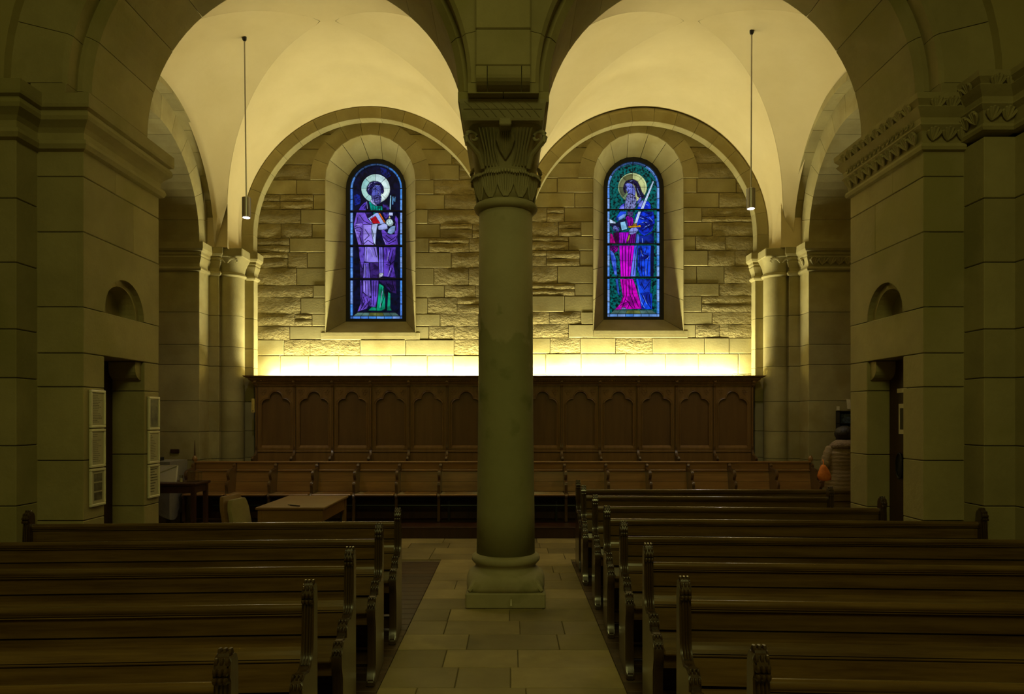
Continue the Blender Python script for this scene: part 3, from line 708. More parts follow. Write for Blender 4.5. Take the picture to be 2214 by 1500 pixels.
# ============================================================ ARCADE
wl = structure('wall_left'); wr = structure('wall_right'); wa = structure('wall_arcade')
respond(wl,-1,4.617,4.467,4.342,4.064,4.25); respond(wr,1,4.435,4.283,4.148,3.885,4.06)
YF,YK=5.83,7.08
ZC=[0,.35,.80,1.29,1.89,2.165,2.54,3.15,3.60,3.83]
def pier(par, s, xj, xp, xb, xend, door_d, yd0, yd1):
    X=lambda v:s*v
    bk=lambda x0,x1,y0,y1,z0,z1:MB().box(X(x0),X(x1),y0,y1,z0+.003,z1-.003,.005).build('stone', STONEB, par)
    for z0,z1 in zip(ZC[:5],ZC[1:6]):
        bk(xj,xj+.75,YF,yd0,z0,z1); bk(xj,xj+.75,yd1,YK,z0,z1)
    # deep core (dark gap filler) and passage back
    MB().box(X(xj+.75),X(xend),YF+.02,YK-.02,0,4.24).box(X(xj+.25),X(xj+.75),YF+.02,YK-.02,2.2,4.2).build('wall_core', MORTAR, par)
    bk(xj,xj+.75,YF,YK,2.165,2.54)
    yc=(yd0+yd1)/2; rn=(yd1-yd0)/2-.005
    for (d0,d1,rr,yf_) in ((0,.05,rn,YF),(.05,.24,rn-.055,YF+.03)):
        mb=MB(); arch_wall(mb, yf_,YK, 2.543,3.147,[(yc,2.543,rr)], X(xj+d0),X(xj+d1),plane='y',n=16,legs=False); mb.build('niche_stone', STONEB, par)
    MB().box(X(xj+.2),X(xj+.3),YF+.03,YK-.03,2.54,3.14).build('niche_back', STONEB, par)
    MB().box(X(xj+.05),X(xj+.75),YF,YF+.2,2.543,3.147,.005).build('stone', STONEB, par)
    bk(xj,xj+.75,YF,6.6,3.15,3.60); bk(xj,xj+.75,6.6,YK,3.15,3.60); bk(xj,xj+.75,YF,6.3,3.60,3.83); bk(xj,xj+.75,6.3,YK,3.60,3.83)
    # corbels at the head of the opening
    for (ya,yb,dr) in ((yd1,yd1-.11,1),(yd0,yd0+.05,-1)):
        q=[(ya,2.16),(yb,2.16),(yb,2.10)]+[(yb+(ya-yb)*(1-cos(t*pi/10)),2.10-.11*sin(t*pi/10)) for t in range(1,6)]
        MB().prism(q,X(xj+.03),X(xj+.28),'x').build('door_corbel', STONEB, par)
    # pilasters toward the nave
    zp=[0,.42,.95,1.42,1.95,2.33,2.85,3.35,3.83]
    for z0,z1 in zip(zp[:-1],zp[1:]):
        bk(xp,xb+.2,5.58,YF+.05,z0,z1); bk(xb,xend,5.33,5.62,z0,z1)
    # door leaf
    return
def impost(par,s,xj,xp,xb,xend,top2):
    prof=[(0,3.80),(.035,3.815),(.052,3.85),(.040,3.885),(.012,3.90),(.012,3.95),(.035,3.985),(.062,4.01),(.085,4.03),(.095,4.06),(.088,4.09),(.068,4.11),(.10,4.125),(.105,4.15),(.105,4.235),(-.25,4.235),(-.25,3.80)]
    if s>0: prof=[(0,3.80),(.03,3.81),(.04,3.835),(.03,3.86),(.012,3.87),(.03,3.96),(.06,4.0),(.045,4.02),(.05,4.06),(.08,4.10),(.10,4.13),(.075,4.15),(.11,4.19),(.115,4.235),(-.25,4.235),(-.25,3.80)]
    X=lambda v:s*v
    mb=MB(); plan_sweep(mb,[(X(xp+.0),YF),(X(xj),YF),(X(xj),YK),(X(xj+.7),YK)],prof,sg=1 if s<0 else -1); mb.build('impost_moulding', STONEB, par)
    prof2=[(p,z+top2) for p,z in prof]
    mb=MB(); plan_sweep(mb,[(X(xb),5.58),(X(xp),5.58),(X(xp),YF+.1)],prof2,sg=1 if s<0 else -1); mb.build('impost_moulding', STONEB, par)
    mb=MB(); plan_sweep(mb,[(X(xend),5.33),(X(xb),5.33),(X(xb),5.6)],prof2,sg=1 if s<0 else -1); mb.build('impost_moulding', STONEB, par)
pier(wl,-1,3.47,3.846,4.15,5.3,.3,6.13,6.80); impost(wl,-1,3.47,3.846,4.15,5.3,0)
pier(wr,1,3.36,3.69,3.93,5.3,.21,6.13,6.75); impost(wr,1,3.36,3.69,3.93,5.3,.06)
# carved foliage on the right imposts: palmettes in two registers
def palmette(w_,h_,lobes=5):
    mb=MB()
    for i in range(lobes):
        a=pi/2+(i-(lobes-1)/2)*.42
        ca,sa=cos(a),sin(a)
        mb.tube([(0,-.004,0),(ca*w_*.30,-.018,sa*h_*.4),(ca*w_*.5,-.030,sa*h_*.8),(ca*w_*.55,-.042,sa*h_*.98),(ca*w_*.56,-.036,sa*h_*.86)],[.007,.012,.014,.011,.004],5)
    return mb
pm = palmette(.13,.10).build('carved_leaf', STONEB, wr, smooth=True)
firstp=[True]
def place_leaf(x,y,z,rz,sc=1.0,par=wr,src=None):
    s_=src or pm
    if firstp[0] and s_ is pm: o=pm; firstp[0]=False
    else: o=s_.copy(); COL.objects.link(o)
    o.parent=par; o.location=(x,y,z); o.rotation_euler=(0,0,rz); o.scale=(sc,sc,sc)
for reg,(z,off) in enumerate(((3.885,.022),(4.115,.07))):
    for i in range(10): place_leaf(3.36-off, 5.90+i*.124, z, -pi/2)
    for i in range(3): place_leaf(3.42+i*.12, YF-off, z, 0)
    for i in range(2): place_leaf(3.73+i*.12, 5.58-off, z+.06, 0)
    for i in range(2): place_leaf(3.69-off, 5.64+i*.11, z+.06, -pi/2)
for i in range(4): place_leaf(3.98+i*.12, 5.33-.05, 4.0, 0, 1.3)
for i in range(6): place_leaf(4.50+i*.125, 10.65-.012, 3.90, 0, 1.15)
for i in range(20): place_leaf(4.42+i*.035, 10.65-.075, 4.13, 0, .3)
place_leaf(4.435-.02,10.80,3.92,-pi/2,1.1)
# scroll band between the registers
sb=MB()
for i in range(16):
    yy=5.90+i*.075
    sb.tube([(3.36-.055,yy+.025*cos(t*.9),4.055+.025*sin(t*.9)) for t in range(7)],[.008]*7,5)
sb.build('carved_scroll_band', STONEB, wr, smooth=True)['kind']='stuff'

# doors inside the pier passages
d1=structure('door_1'); MB().box(-3.80,-3.77,6.13,6.80,0,2.165,.004).build('door_leaf', DARKW, d1)
d2=structure('door_2'); MB().box(3.57,3.61,6.13,6.75,0,2.165,.004).build('door_leaf', DARKW, d2)
mbb=MB(); mbb.tube([(3.555,6.55+.055*cos(t*pi/8),1.20+.115*sin(t*pi/8)) for t in range(17)],.008,6); mbb.build('door_ring', BLACK, d2, smooth=True)
MB().ell((3.562,6.55,1.20),(.008,.048,.11),12,8).build('lock_plate', BLACK, d2, smooth=True)
nt=MB().box(3.563,3.568,6.40,6.575,1.49,1.765); o=nt.build('door_notice', WHITEF); tag(o,'small white paper notice on the dark door in the right pier','notice')
MB().box(3.561,3.5625,6.42,6.55,1.53,1.725).build('printed_text', INK, o)
o=MB().box(3.56,3.57,6.45,6.60,1.865,1.905,.002).build('door_label', WHITEF); tag(o,'narrow white label above the notice on the right pier door','label')

# arcade arches
AR=[(-1.95,4.32,1.52),(1.84,4.32,1.52)]
core=MB(); arch_wall(core,-5.3,5.3,4.24,8.2,[(c,z,1.6) for c,z,_ in AR],5.92,6.82)
core.build('wall_core', MORTAR, wa)
core=MB(); RN=2.05; am=math.acos(1.895/RN)
pp=[(-5.3,4.235),(-4.0,4.235)]+[(-1.95+RN*cos(pi-(pi-am)*k/30),4.32+RN*sin(pi-(pi-am)*k/30)) for k in range(31)]+[(1.84+RN*cos((pi-am)*(1-k/30)),4.32+RN*sin((pi-am)*(1-k/30))) for k in range(1,31)]+[(3.89,4.235),(5.3,4.235)]
for a,b in zip(pp[:-1],pp[1:]):
    if b[0]-a[0]>1e-5: core.prism([a,b,(b[0],8.2),(a[0],8.2)],5.66,5.85)
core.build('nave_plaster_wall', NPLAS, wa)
for ci_,(c,z,r) in enumerate(AR):
    voussoirs(wa,c,z,[(r,6.86),(r,5.95),(r+.05,5.90),(r+.40,5.90),(r+.40,6.86)],0,pi,11,m=STONEB,gap=.006,sub=4,jitter=.003)
    voussoirs(wa,c,z,[(1.61,5.93),(1.61,5.77),(1.64,5.74),(2.07,5.74),(2.07,5.93)],0,pi,13,m=STONEB,gap=.006,sub=4,jitter=.002)
    for sg in (-1,1):
        x0=c+sg*r; MB().box(x0,x0+sg*.37,5.90,6.86,4.237,4.32,.002).build('stone', STONEB, wa)
        x0=c+sg*1.61; MB().box(x0,x0+sg*.282,5.74,5.93,4.237,4.32,.002).build('stone', STONEB, wa)
# corbelled shaft over the column
zz=[4.40,4.69,5.3,5.9,6.6,7.4,8.2]
for a,b in zip(zz[:-1],zz[1:]): MB().box(-.27,.16,5.62,5.80,a+.003,b-.003,.008).build('stone', STONEB, wa)
for (xa,xb) in ((-.27,-.18),(-.18,.09),(.09,.16)):
    q=[(5.80,4.397),(5.62,4.397),(5.62,4.33)]+[(5.62+.17*(1-cos(t*pi/12)),4.33-.085*sin(t*pi/12)) for t in range(1,7)]+[(5.80,4.240)]
    MB().prism(q,xa+.003,xb-.003,'x').build('corbel_stone', STONEB, wa)

# transverse arches of the aisle and rear responds
def transverse(par,s,xj,xo):
    X=lambda v:s*v
    voussoirs(par,9.3,4.235,[(1.35,X(xj)),(1.72,X(xj)),(1.72,X(xj+.75)),(1.35,X(xj+.75))],0,pi,13,plane='y',m=STONE)
    voussoirs(par,9.3,4.235,[(1.69,X(xo)),(1.80,X(xo)),(1.80,X(xj+.05)),(1.69,X(xj+.05))],0,pi,15,plane='y',m=STONE)
    MB().box(X(xj),X(xj+.75),YK,7.95,0,4.235,.01).box(X(xo),X(xj+.1),YK,7.61,0,4.235).build('rear_respond', STONE, par)
    mb=MB(); arch_wall(mb,YK-.1,11.6,4.235,7.4,[(9.3,4.235,1.70)],X(xj+.02),X(xj+.7),plane='y'); mb.build('wall_core', STONE, par)
    MB().box(X(xj+2.0),X(xj+2.1),6.8,11.6,0,7).build('far_aisle_wall', STONE, par)
    MB().box(X(xj+.7),X(xj+2.1),11.5,11.6,0,7).box(X(xj+.7),X(xj+2.1),6.9,7.0,0,7).box(X(xj+.7),X(xj+2.1),6.9,11.6,6.0,6.1).build('far_bay_shell', STONE, par)
transverse(wl,-1,4.617,4.467); transverse(wr,1,4.435,4.283)
# centre rib and shaft between the two bays, behind the column
voussoirs(wb,9.11,4.30,[(2.02,-.22),(2.42,-.22),(2.42,.04),(2.02,.04)],0,pi,15,plane='y',m=STONE)
MB().box(-.24,.06,11.3,11.6,2.0,4.235,.01).build('stone', STONE, wb)

# ============================================================ VAULTS
ceil = structure('ceiling')
def vault(bay):
    c=bay['c']; cr=bay['cr']; s=1 if c>0 else -1; xl=bay['xl']; hwid=bay['r']+.19
    Y0,Y1,YC=6.84,11.38,9.15
    def yt(y): return min(1,abs(y-YC)/2.23)
    def xc(y): return cr+(c-cr)*yt(y)**1.5
    def b1(x,y):
        u=(x-xc(y))/(hwid+.04*(1-yt(y))); u=max(-1,min(1,u)); ap=6.566+.13*(1-yt(y)**2)
        return 4.525+(ap-4.525)*sqrt(max(0,1-u*u))
    def b2(x,y):
        w_=min(1,abs(x-cr)/2.1); ap=6.0+.695*(1-w_*w_); L=1.76+.42*(1-w_*w_)
        v=(y-YC)/L; v=max(-1,min(1,v)); return 4.2+(ap-4.2)*sqrt(max(0,1-v*v))
    def f(x,y): return max(b1(x,y),b2(x,y))
    mb=MB(); n=72; m=26
    for (ya,yb) in ((YC,Y1),(YC,Y0)):
        G=[]
        for i in range(n+1):
            t=-pi/2+pi*i/n; x0_=sin(t)
            # find crease: walk from the centre to the edge
            lo,hi=0.,1.
            for _ in range(30):
                md=(lo+hi)/2; yy=ya+(yb-ya)*md; xx=xc(yy)+hwid*x0_*.9995
                if b1(xx,yy)>=b2(xx,yy): hi=md
                else: lo=md
            col=[]
            for j in range(m+1):
                yy=ya+(yb-ya)*(hi+(1-hi)*j/m); xx=xc(yy)+hwid*x0_*.9995; col.append((xx,yy,b1(xx,yy)))
            G.append(col)
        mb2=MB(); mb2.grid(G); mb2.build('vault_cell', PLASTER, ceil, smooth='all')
        MB().tube([(c_[0][0],c_[0][1],c_[0][2]+.004) for c_ in G[3:-3]],.005,5).build('groin_edge', PLASTER, ceil, smooth='all')
        for i_ in (0,n):
            g=[[(p[0],p[1],p[2]),(p[0],p[1],4.2)] for p in G[i_]]; MB().grid(g).build('vault_springer', PLASTER, ceil)
    for sd in (-1,1):
        xe = xl if sd==s else -.09
        G=[]
        for i in range(n+1):
            t=-pi/2+pi*i/n; yy=YC+2.22*sin(t)
            lo,hi=0.,1.     # from crossing outward
            for _ in range(30):
                md=(lo+hi)/2; xx=cr+(xe-cr)*md
                if b2(xx,yy)>=b1(xx,yy): hi=md
                else: lo=md
            G.append([(cr+(xe-cr)*(hi+(1-hi)*j/m),yy,b2(cr+(xe-cr)*(hi+(1-hi)*j/m),yy)) for j in range(m+1)])
        MB().grid(G).build('vault_cell', PLASTER, ceil, smooth='all')
    return f
VF=[vault(BAY[0]),vault(BAY[1])]
for a_,b_2 in ((-4.75,-4.31),(4.13,4.6)): MB().box(a_,b_2,10.93,11.42,4.226,5.0).build('vault_springer', PLASTER, ceil)
MB().box(-6,6,6.8,12.0,7.55,7.7).build('roof_slab', MORTAR, ceil)
# nave shell: barrel-high plaster room around the camera
nv=structure('wall_nave')
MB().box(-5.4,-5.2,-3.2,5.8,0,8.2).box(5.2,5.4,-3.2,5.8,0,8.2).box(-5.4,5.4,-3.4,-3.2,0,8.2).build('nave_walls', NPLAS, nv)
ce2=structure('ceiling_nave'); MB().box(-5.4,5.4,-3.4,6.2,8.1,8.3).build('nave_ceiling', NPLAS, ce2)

# ============================================================ CENTRE COLUMN
cx0,cy0=-.04,6.48
col=thing('stone_column','tall round stone column with carved leaf capital between the two arches','column',(cx0,cy0,0))
MB().box(-.345,.345,-.345,.345,0,.135,.012).build('plinth', COLST, col)
rings=[(.135,.335,6),(.17,.345,4.5),(.215,.348,3.2),(.255,.335,2.6),(.275,.315,2.2),(.285,.288,2),(.305,.272,2),(.325,.268,2),(.333,.28,2),(.343,.282,2),(.350,.295,2),(.365,.306,2),(.385,.308,2),(.405,.300,2),(.418,.282,2),(.425,.263,2)]
MB().loft([sup(0,0,z,r,r,n,48) for z,r,n in rings]).build('base_moulding', COLST, col, smooth='all')
for ax in (-1,1):
    for ay in (-1,1):
        MB().tube([(ax*.20,ay*.20,.24),(ax*.27,ay*.27,.20),(ax*.315,ay*.315,.145)],[.03,.035,.015],8).build('corner_spur', COLST, col, smooth=True)
MB().loft([sup(0,0,z,r,r,2,64) for z,r in ((.42,.263),(.8,.260),(1.6,.249),(2.6,.244),(3.5,.240))]).build('shaft', SHAFTM, col, smooth='all')
MB().loft([sup(0,0,z,r,r,2,48) for z,r in ((3.475,.242),(3.485,.268),(3.505,.285),(3.53,.285),(3.55,.270),(3.56,.25))]).build('astragal', COLST, col, smooth='all')
bell=[(3.55,.247,.247,2),(3.66,.258,.258,2.1),(3.78,.275,.275,2.5),(3.86,.28,.285,3.2),(3.96,.29,.36,4),(4.03,.305,.45,5),(4.10,.318,.56,8)]
MB().loft([sup(0,0,z,rx,ry,n,64) for z,rx,ry,n in bell]).build('capital_bell', COLST, col, smooth='all')
MB().loft([[(x*a-.02,y*b+0.02,z) for x,y in ((-1,-1),(1,-1),(1,1),(-1,1))] for z,a,b in ((4.085,.330,.60),(4.10,.335,.61),(4.20,.352,.66),(4.232,.355,.67))]).build('abacus', COLST, col)
ll=MB()
for i in range(8):      # incised zigzag on the abacus face
    xa=-.33+i*.070
    ll.tube([(xa,-.647,4.215),(xa+.065,-.626,4.165),(xa+.12,-.599,4.11)],.0035,4)
ll.tube([(-.34,-.625,4.163),(.30,-.625,4.163)],.003,4)
ll.build('carved_lattice', COLST, col)
# leaves round the lower bell
lf=MB()
NSEG=7
for i in range(NSEG):
    a=(i-(NSEG-1)/2)*.30
    lf.tube([(sin(a)*.018,-.006,0),(sin(a)*.055,-.012,.05),(sin(a)*.080,-.018,.11),(sin(a)*.090,-.030,.165+.03*cos(a)),(sin(a)*.092,-.052,.185+.03*cos(a)),(sin(a)*.088,-.064,.160+.03*cos(a))],[.008,.011,.013,.015,.014,.006],6)
leafsrc=lf.build('carved_leaf', COLST, col, smooth=True)
for i in range(12):
    a=2*pi*i/12
    o=leafsrc if i==0 else leafsrc.copy()
    if i: COL.objects.link(o); o.parent=col
    o.location=(.25*sin(a),-.25*cos(a),3.565); o.rotation_euler=(0,0,a)
for ax in (-1,1):
    for ay in (-1,1):       # corner volutes
        pts=[]
        for t in range(14):
            th=-.6+t*.45; rr=.062*(1-t/18)
            pts.append((ax*(.275+rr*cos(th)),ay*(.44+.6*rr*cos(th)),4.0+rr*sin(th)))
        pts=[(ax*.20,ay*.27,3.80),(ax*.235,ay*.34,3.90)]+pts
        MB().tube(pts,[.022,.024]+[.022*(1-t/22) for t in range(14)],8).build('volute', COLST, col, smooth=True)
for ay in (-1,):
    sh=MB()
    for i in range(9):
        a=(i-4)*.24; sh.tube([(0,ay*.31,3.87),(sin(a)*.05,ay*.36,3.93),(sin(a)*.085,ay*.43,3.985+.02*cos(a)),(sin(a)*.06,ay*.49,4.04+.015*cos(a))],[.008,.013,.014,.006],6)
    sh.build('carved_shell', COLST, col, smooth=True)
    MB().box(-.05,.05,-.60,-.45,4.04,4.10,.01).build('abacus_boss', COLST, col)
# tall ribbed leaves behind the volutes
for ax in (-1,1):
    tl=MB()
    for i in range(5): tl.tube([(ax*(.06+i*.028),-.275,3.82),(ax*(.09+i*.022),-.345,3.93),(ax*(.10+i*.03),-.50,4.06)],.009,5)
    tl.build('ribbed_leaf', COLST, col, smooth=True)

# ============================================================ CHOIR STALLS
plat=structure('trim_1'); 
MB().box(-4.6,4.4,9.70,11.54,0,.135).box(-4.6,4.4,9.68,10.1,.135,.155,.004).build('stall_platform', DARKW, plat)
st=thing('choir_stall','long carved oak choir stall with thirteen trefoil-arched back panels under the lit wall','choir stall',(-.09,11.2,0))
P_=.592; N13=13; X0=-P_*N13/2
FY=-.05
for i in range(N13):
    xa=X0+i*P_; cx=xa+P_/2; h=P_/2
    # arched frame (three-lobed opening)
    op=[(-.227,1.20),(-.227,1.84)]+[(-.227+.122*sin(t*pi/12)*1.0,1.84+.09*(1-cos(t*pi/12))) for t in range(1,7)]
    lobe=[(-.105*cos(t*pi/14),1.935+.105*sin(t*pi/14)) for t in range(0,15)]
    half=[(-.227,1.20),(-.227,1.83)]+[(-.227+.112*(1-cos(t*pi/12)),1.83+.098*sin(t*pi/12)) for t in range(1,7)]
    openp=half+[(-.105,1.928)]+lobe+[(.105,1.928)]+[(-a,b) for a,b in reversed(half)]
    mb=MB()
    for a,b in zip(openp[:-1],openp[1:]):
        if b[0]-a[0]>1e-5: mb.prism([(cx+a[0],a[1]),(cx+b[0],b[1]),(cx+b[0],2.13),(cx+a[0],2.13)],FY,FY+.025)
    mb.box(xa,cx-.227,FY,FY+.025,1.13,2.13).box(cx+.227,xa+P_,FY,FY+.025,1.13,2.13)
    mb.build('panel_frame', WOODV, st)
    bd=MB(); bd.tube([(cx+p,FY-.004,q) for p,q in openp],.009,6); bd.tube([(cx+p*1.09,FY-.002,1.2+(q-1.2)*1.018) for p,q in openp],.004,5)
    bd.build('arch_moulding', WOODV, st, smooth=True)
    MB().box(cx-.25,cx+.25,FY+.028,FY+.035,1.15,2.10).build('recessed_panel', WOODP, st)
    MB().add([(cx-.227,FY-.012,1.165),(cx+.227,FY-.012,1.165),(cx+.227,FY+.024,1.20),(cx-.227,FY+.024,1.20),(cx-.227,FY-.012,1.13),(cx+.227,FY-.012,1.13),(cx+.227,FY+.024,1.13),(cx-.227,FY+.024,1.13)],[(0,1,2,3),(4,5,6,7),(0,1,5,4),(2,3,7,6),(1,2,6,5),(0,3,7,4)]).build('panel_sill', WOODV, st)
    for q in (-1,1):     # carved trefoils in the spandrels
        tf=MB()
        for (dx,dz) in ((-.026,.012),(.026,.012),(0,-.028)):
            tf.tube([(cx+q*.195+dx+.021*cos(t*pi/5),FY-.003,2.035+dz+.021*sin(t*pi/5)) for t in range(11)],.004,5,cap=False)
        tf.build('carved_trefoil', WOODV, st, smooth=True)
    MB().box(xa+.012,xa+P_-.012,FY-.015,FY+.03,.62,1.085,.004).build('lower_board', WOODV, st)
    MB().box(xa+.012,xa+P_-.012,FY-.022,FY+.02,1.09,1.125,.006).build('panel_rail', WOODV, st)
MB().box(X0,-X0,FY+.036,FY+.07,.155,2.16).build('stall_back', WOODV, st)
# seats behind the front bench
for i in range(N13): MB().box(X0+i*P_+.03,X0+(i+1)*P_-.03,-.36,-.065,.56,.595,.01).build('seat', WOODV, st)
# dividers with scrolled arms
dpoly=[(-.05,2.17),(-.085,2.17),(-.085,1.24),(-.092,1.19),(-.10,1.16),(-.092,1.13),(-.11,1.09),(-.155,1.05),(-.20,1.045),(-.25,1.035),(-.275,1.005),(-.27,.975),(-.25,.955),(-.26,.90),(-.29,.86),(-.30,.80),(-.28,.76),(-.28,.62),(-.30,.155),(-.05,.155)]
dsrc=MB().prism(dpoly,-.018,.018,'x').build('stall_divider', WOODD, st, bevel=.006, smooth=True)
for i in range(N13+1):
    o=dsrc if i==0 else dsrc.copy()
    if i: COL.objects.link(o); o.parent=st
    o.location=(X0+i*P_,0,0)
for i in range(N13+1):
    MB().tube([(X0+i*P_,-.09,z) for z in (1.18,2.10)],.009,6).build('divider_bead', WOODV, st, smooth=True)
    q=[(-.05,2.20),(-.15,2.20),(-.15,2.175),(-.125,2.16),(-.115,2.13),(-.085,2.105),(-.05,2.09)]
    MB().prism(q,X0+i*P_-.018,X0+i*P_+.018,'x').build('cornice_bracket', WOODV, st)
mb=MB(); plan_sweep(mb,[(X0-.02,.16),(X0-.02,-.055),(-X0+.02,-.055),(-X0+.02,.16)],[(0,2.12),(.018,2.13),(.018,2.145),(.035,2.16),(.045,2.19),(.075,2.21),(.09,2.225),(.09,2.235),(.14,2.262),(.15,2.278),(-.0,2.278),(-.0,2.12)],sg=1)
mb.build('cornice', WOODV, st)
MB().box(X0-.02,-X0+.02,-.06,.13,2.12,2.272).build('cornice_top', WOODV, st)
bd=MB()
nb=int(2*abs(X0)/.035)
for i in range(nb): bd.box(X0+i*.035+.006,X0+i*.035+.028,-.128,-.112,2.20,2.218)
bd.build('dentil_band', WOODV, st)['kind']='stuff'
bd=MB()
for i in range(nb): bd.box(X0+i*.035+.004,X0+i*.035+.030,-.076,-.066,2.128,2.143)
bd.build('bead_band', WOODV, st)['kind']='stuff'
# side cheek of the stall ends, plus an outer block added to stop light leaking
for q in (-1,1):
    MB().box(q*abs(X0)-.02,q*abs(X0)+.02,-.07,.33,.155,2.13,.004).box(q*abs(X0),q*(abs(X0)+.10),.17,.33,.155,2.2,.004).build('end_panel', WOODV, st)
o=MB().box(-4.00,-3.955,11.085,11.10,1.71,1.925,.004).build('thermometer', YELL); tag(o,'small yellow wall thermometer fixed to the left end of the carved stall','thermometer')
o2=MB(); o2.tube([(-3.977,11.083,z) for z in (1.735,1.90)],.003,5).ell((-3.977,11.083,1.735),(.009,.006,.012)); o2.build('glass_tube', BLACK, o)

# front bench
fb=thing('stall_bench','long oak front bench divided into seats by scrolled arms below the carved stall','bench',(-.11,10.55,0))
PB=.603; NB=15; XB=-PB*NB/2
for i in range(NB):
    xa=XB+i*PB+.02; xb_=xa+PB-.04
    MB().box(xa,xb_,-.035,.0,.875,.965,.004).build('top_board', WOODL, fb)
    MB().box(xa,xb_,-.055,.0,.845,.872,.008).build('back_moulding', WOODL, fb)
    MB().add([(xa,-.06,.70),(xb_,-.06,.70),(xb_,-.035,.842),(xa,-.035,.842),(xa,0,.70),(xb_,0,.70),(xb_,0,.842),(xa,0,.842)],[(0,1,2,3),(4,5,6,7),(0,1,5,4),(2,3,7,6),(1,2,6,5),(0,3,7,4)]).build('back_board', WOODL, fb)
    MB().add([(xa,-.085,.56),(xb_,-.085,.56),(xb_,-.062,.697),(xa,-.062,.697),(xa,0,.56),(xb_,0,.56),(xb_,0,.697),(xa,0,.697)],[(0,1,2,3),(4,5,6,7),(0,1,5,4),(2,3,7,6),(1,2,6,5),(0,3,7,4)]).build('back_board', WOODL, fb)
    MB().box(xa,xb_,-.46,-.05,.525,.555,.012).build('seat', WOODL, fb)
MB().box(XB,-XB,-.05,.035,.965,.992,.010).build('top_rail', WOODL, fb)
MB().box(XB,-XB,-.02,.02,.155,.53).build('under_panel', DARKW, fb)
ap=[(0,.965),(-.06,.965),(-.085,.955),(-.10,.935),(-.095,.91),(-.13,.90),(-.20,.895),(-.27,.885),(-.315,.86),(-.335,.825),(-.33,.79),(-.31,.765),(-.30,.745),(-.325,.73),(-.36,.72),(-.385,.695),(-.39,.66),(-.375,.63),(-.37,.56),(-.40,.54),(-.415,.52),(-.40,.49),(-.38,.47),(-.385,.30),(-.40,.155),(-.33,.155),(-.33,.42),(-.30,.50),(0,.50)]
as_=MB().prism(ap,-.02,.02,'x').build('seat_divider', WOODD, fb, bevel=.007, smooth=True)
for i in range(NB+1):
    o=as_ if i==0 else as_.copy()
    if i: COL.objects.link(o); o.parent=fb
    o.location=(XB+i*PB,0,0)
for q in (-1,1):
    if q<0: MB().tube([(q*abs(XB),-.02,1.06),(q*abs(XB),-.02,1.15),(q*abs(XB),-.02,1.30)],[.014,.010,.003],6).build('dark_taper', WOODD, fb, smooth=True)  # thin dark taper standing above the left bench end only
    MB().tube([(q*abs(XB),-.02,.99),(q*abs(XB),-.02,1.02),(q*abs(XB),-.02,1.05),(q*abs(XB),-.02,1.075)],[.025,.04,.035,.012],8).build('end_finial', WOODL, fb, smooth=True)
ht=thing('heating_pipe','thin black heating pipe running under the front bench seats','pipe',(0,10.36,0))
hp=MB(); hp.tube([(-4.3,0,.45),(4.1,0,.45)],.02,8).tube([(-4.3,0,.36),(4.1,0,.36)],.02,8); hp.build('pipe_run', BLACK, ht, smooth=True)
for i in range(6): MB().box(-4.0+i*1.55,-3.97+i*1.55,-.012,.012,.14,.46).build('pipe_bracket', BLACK, ht)

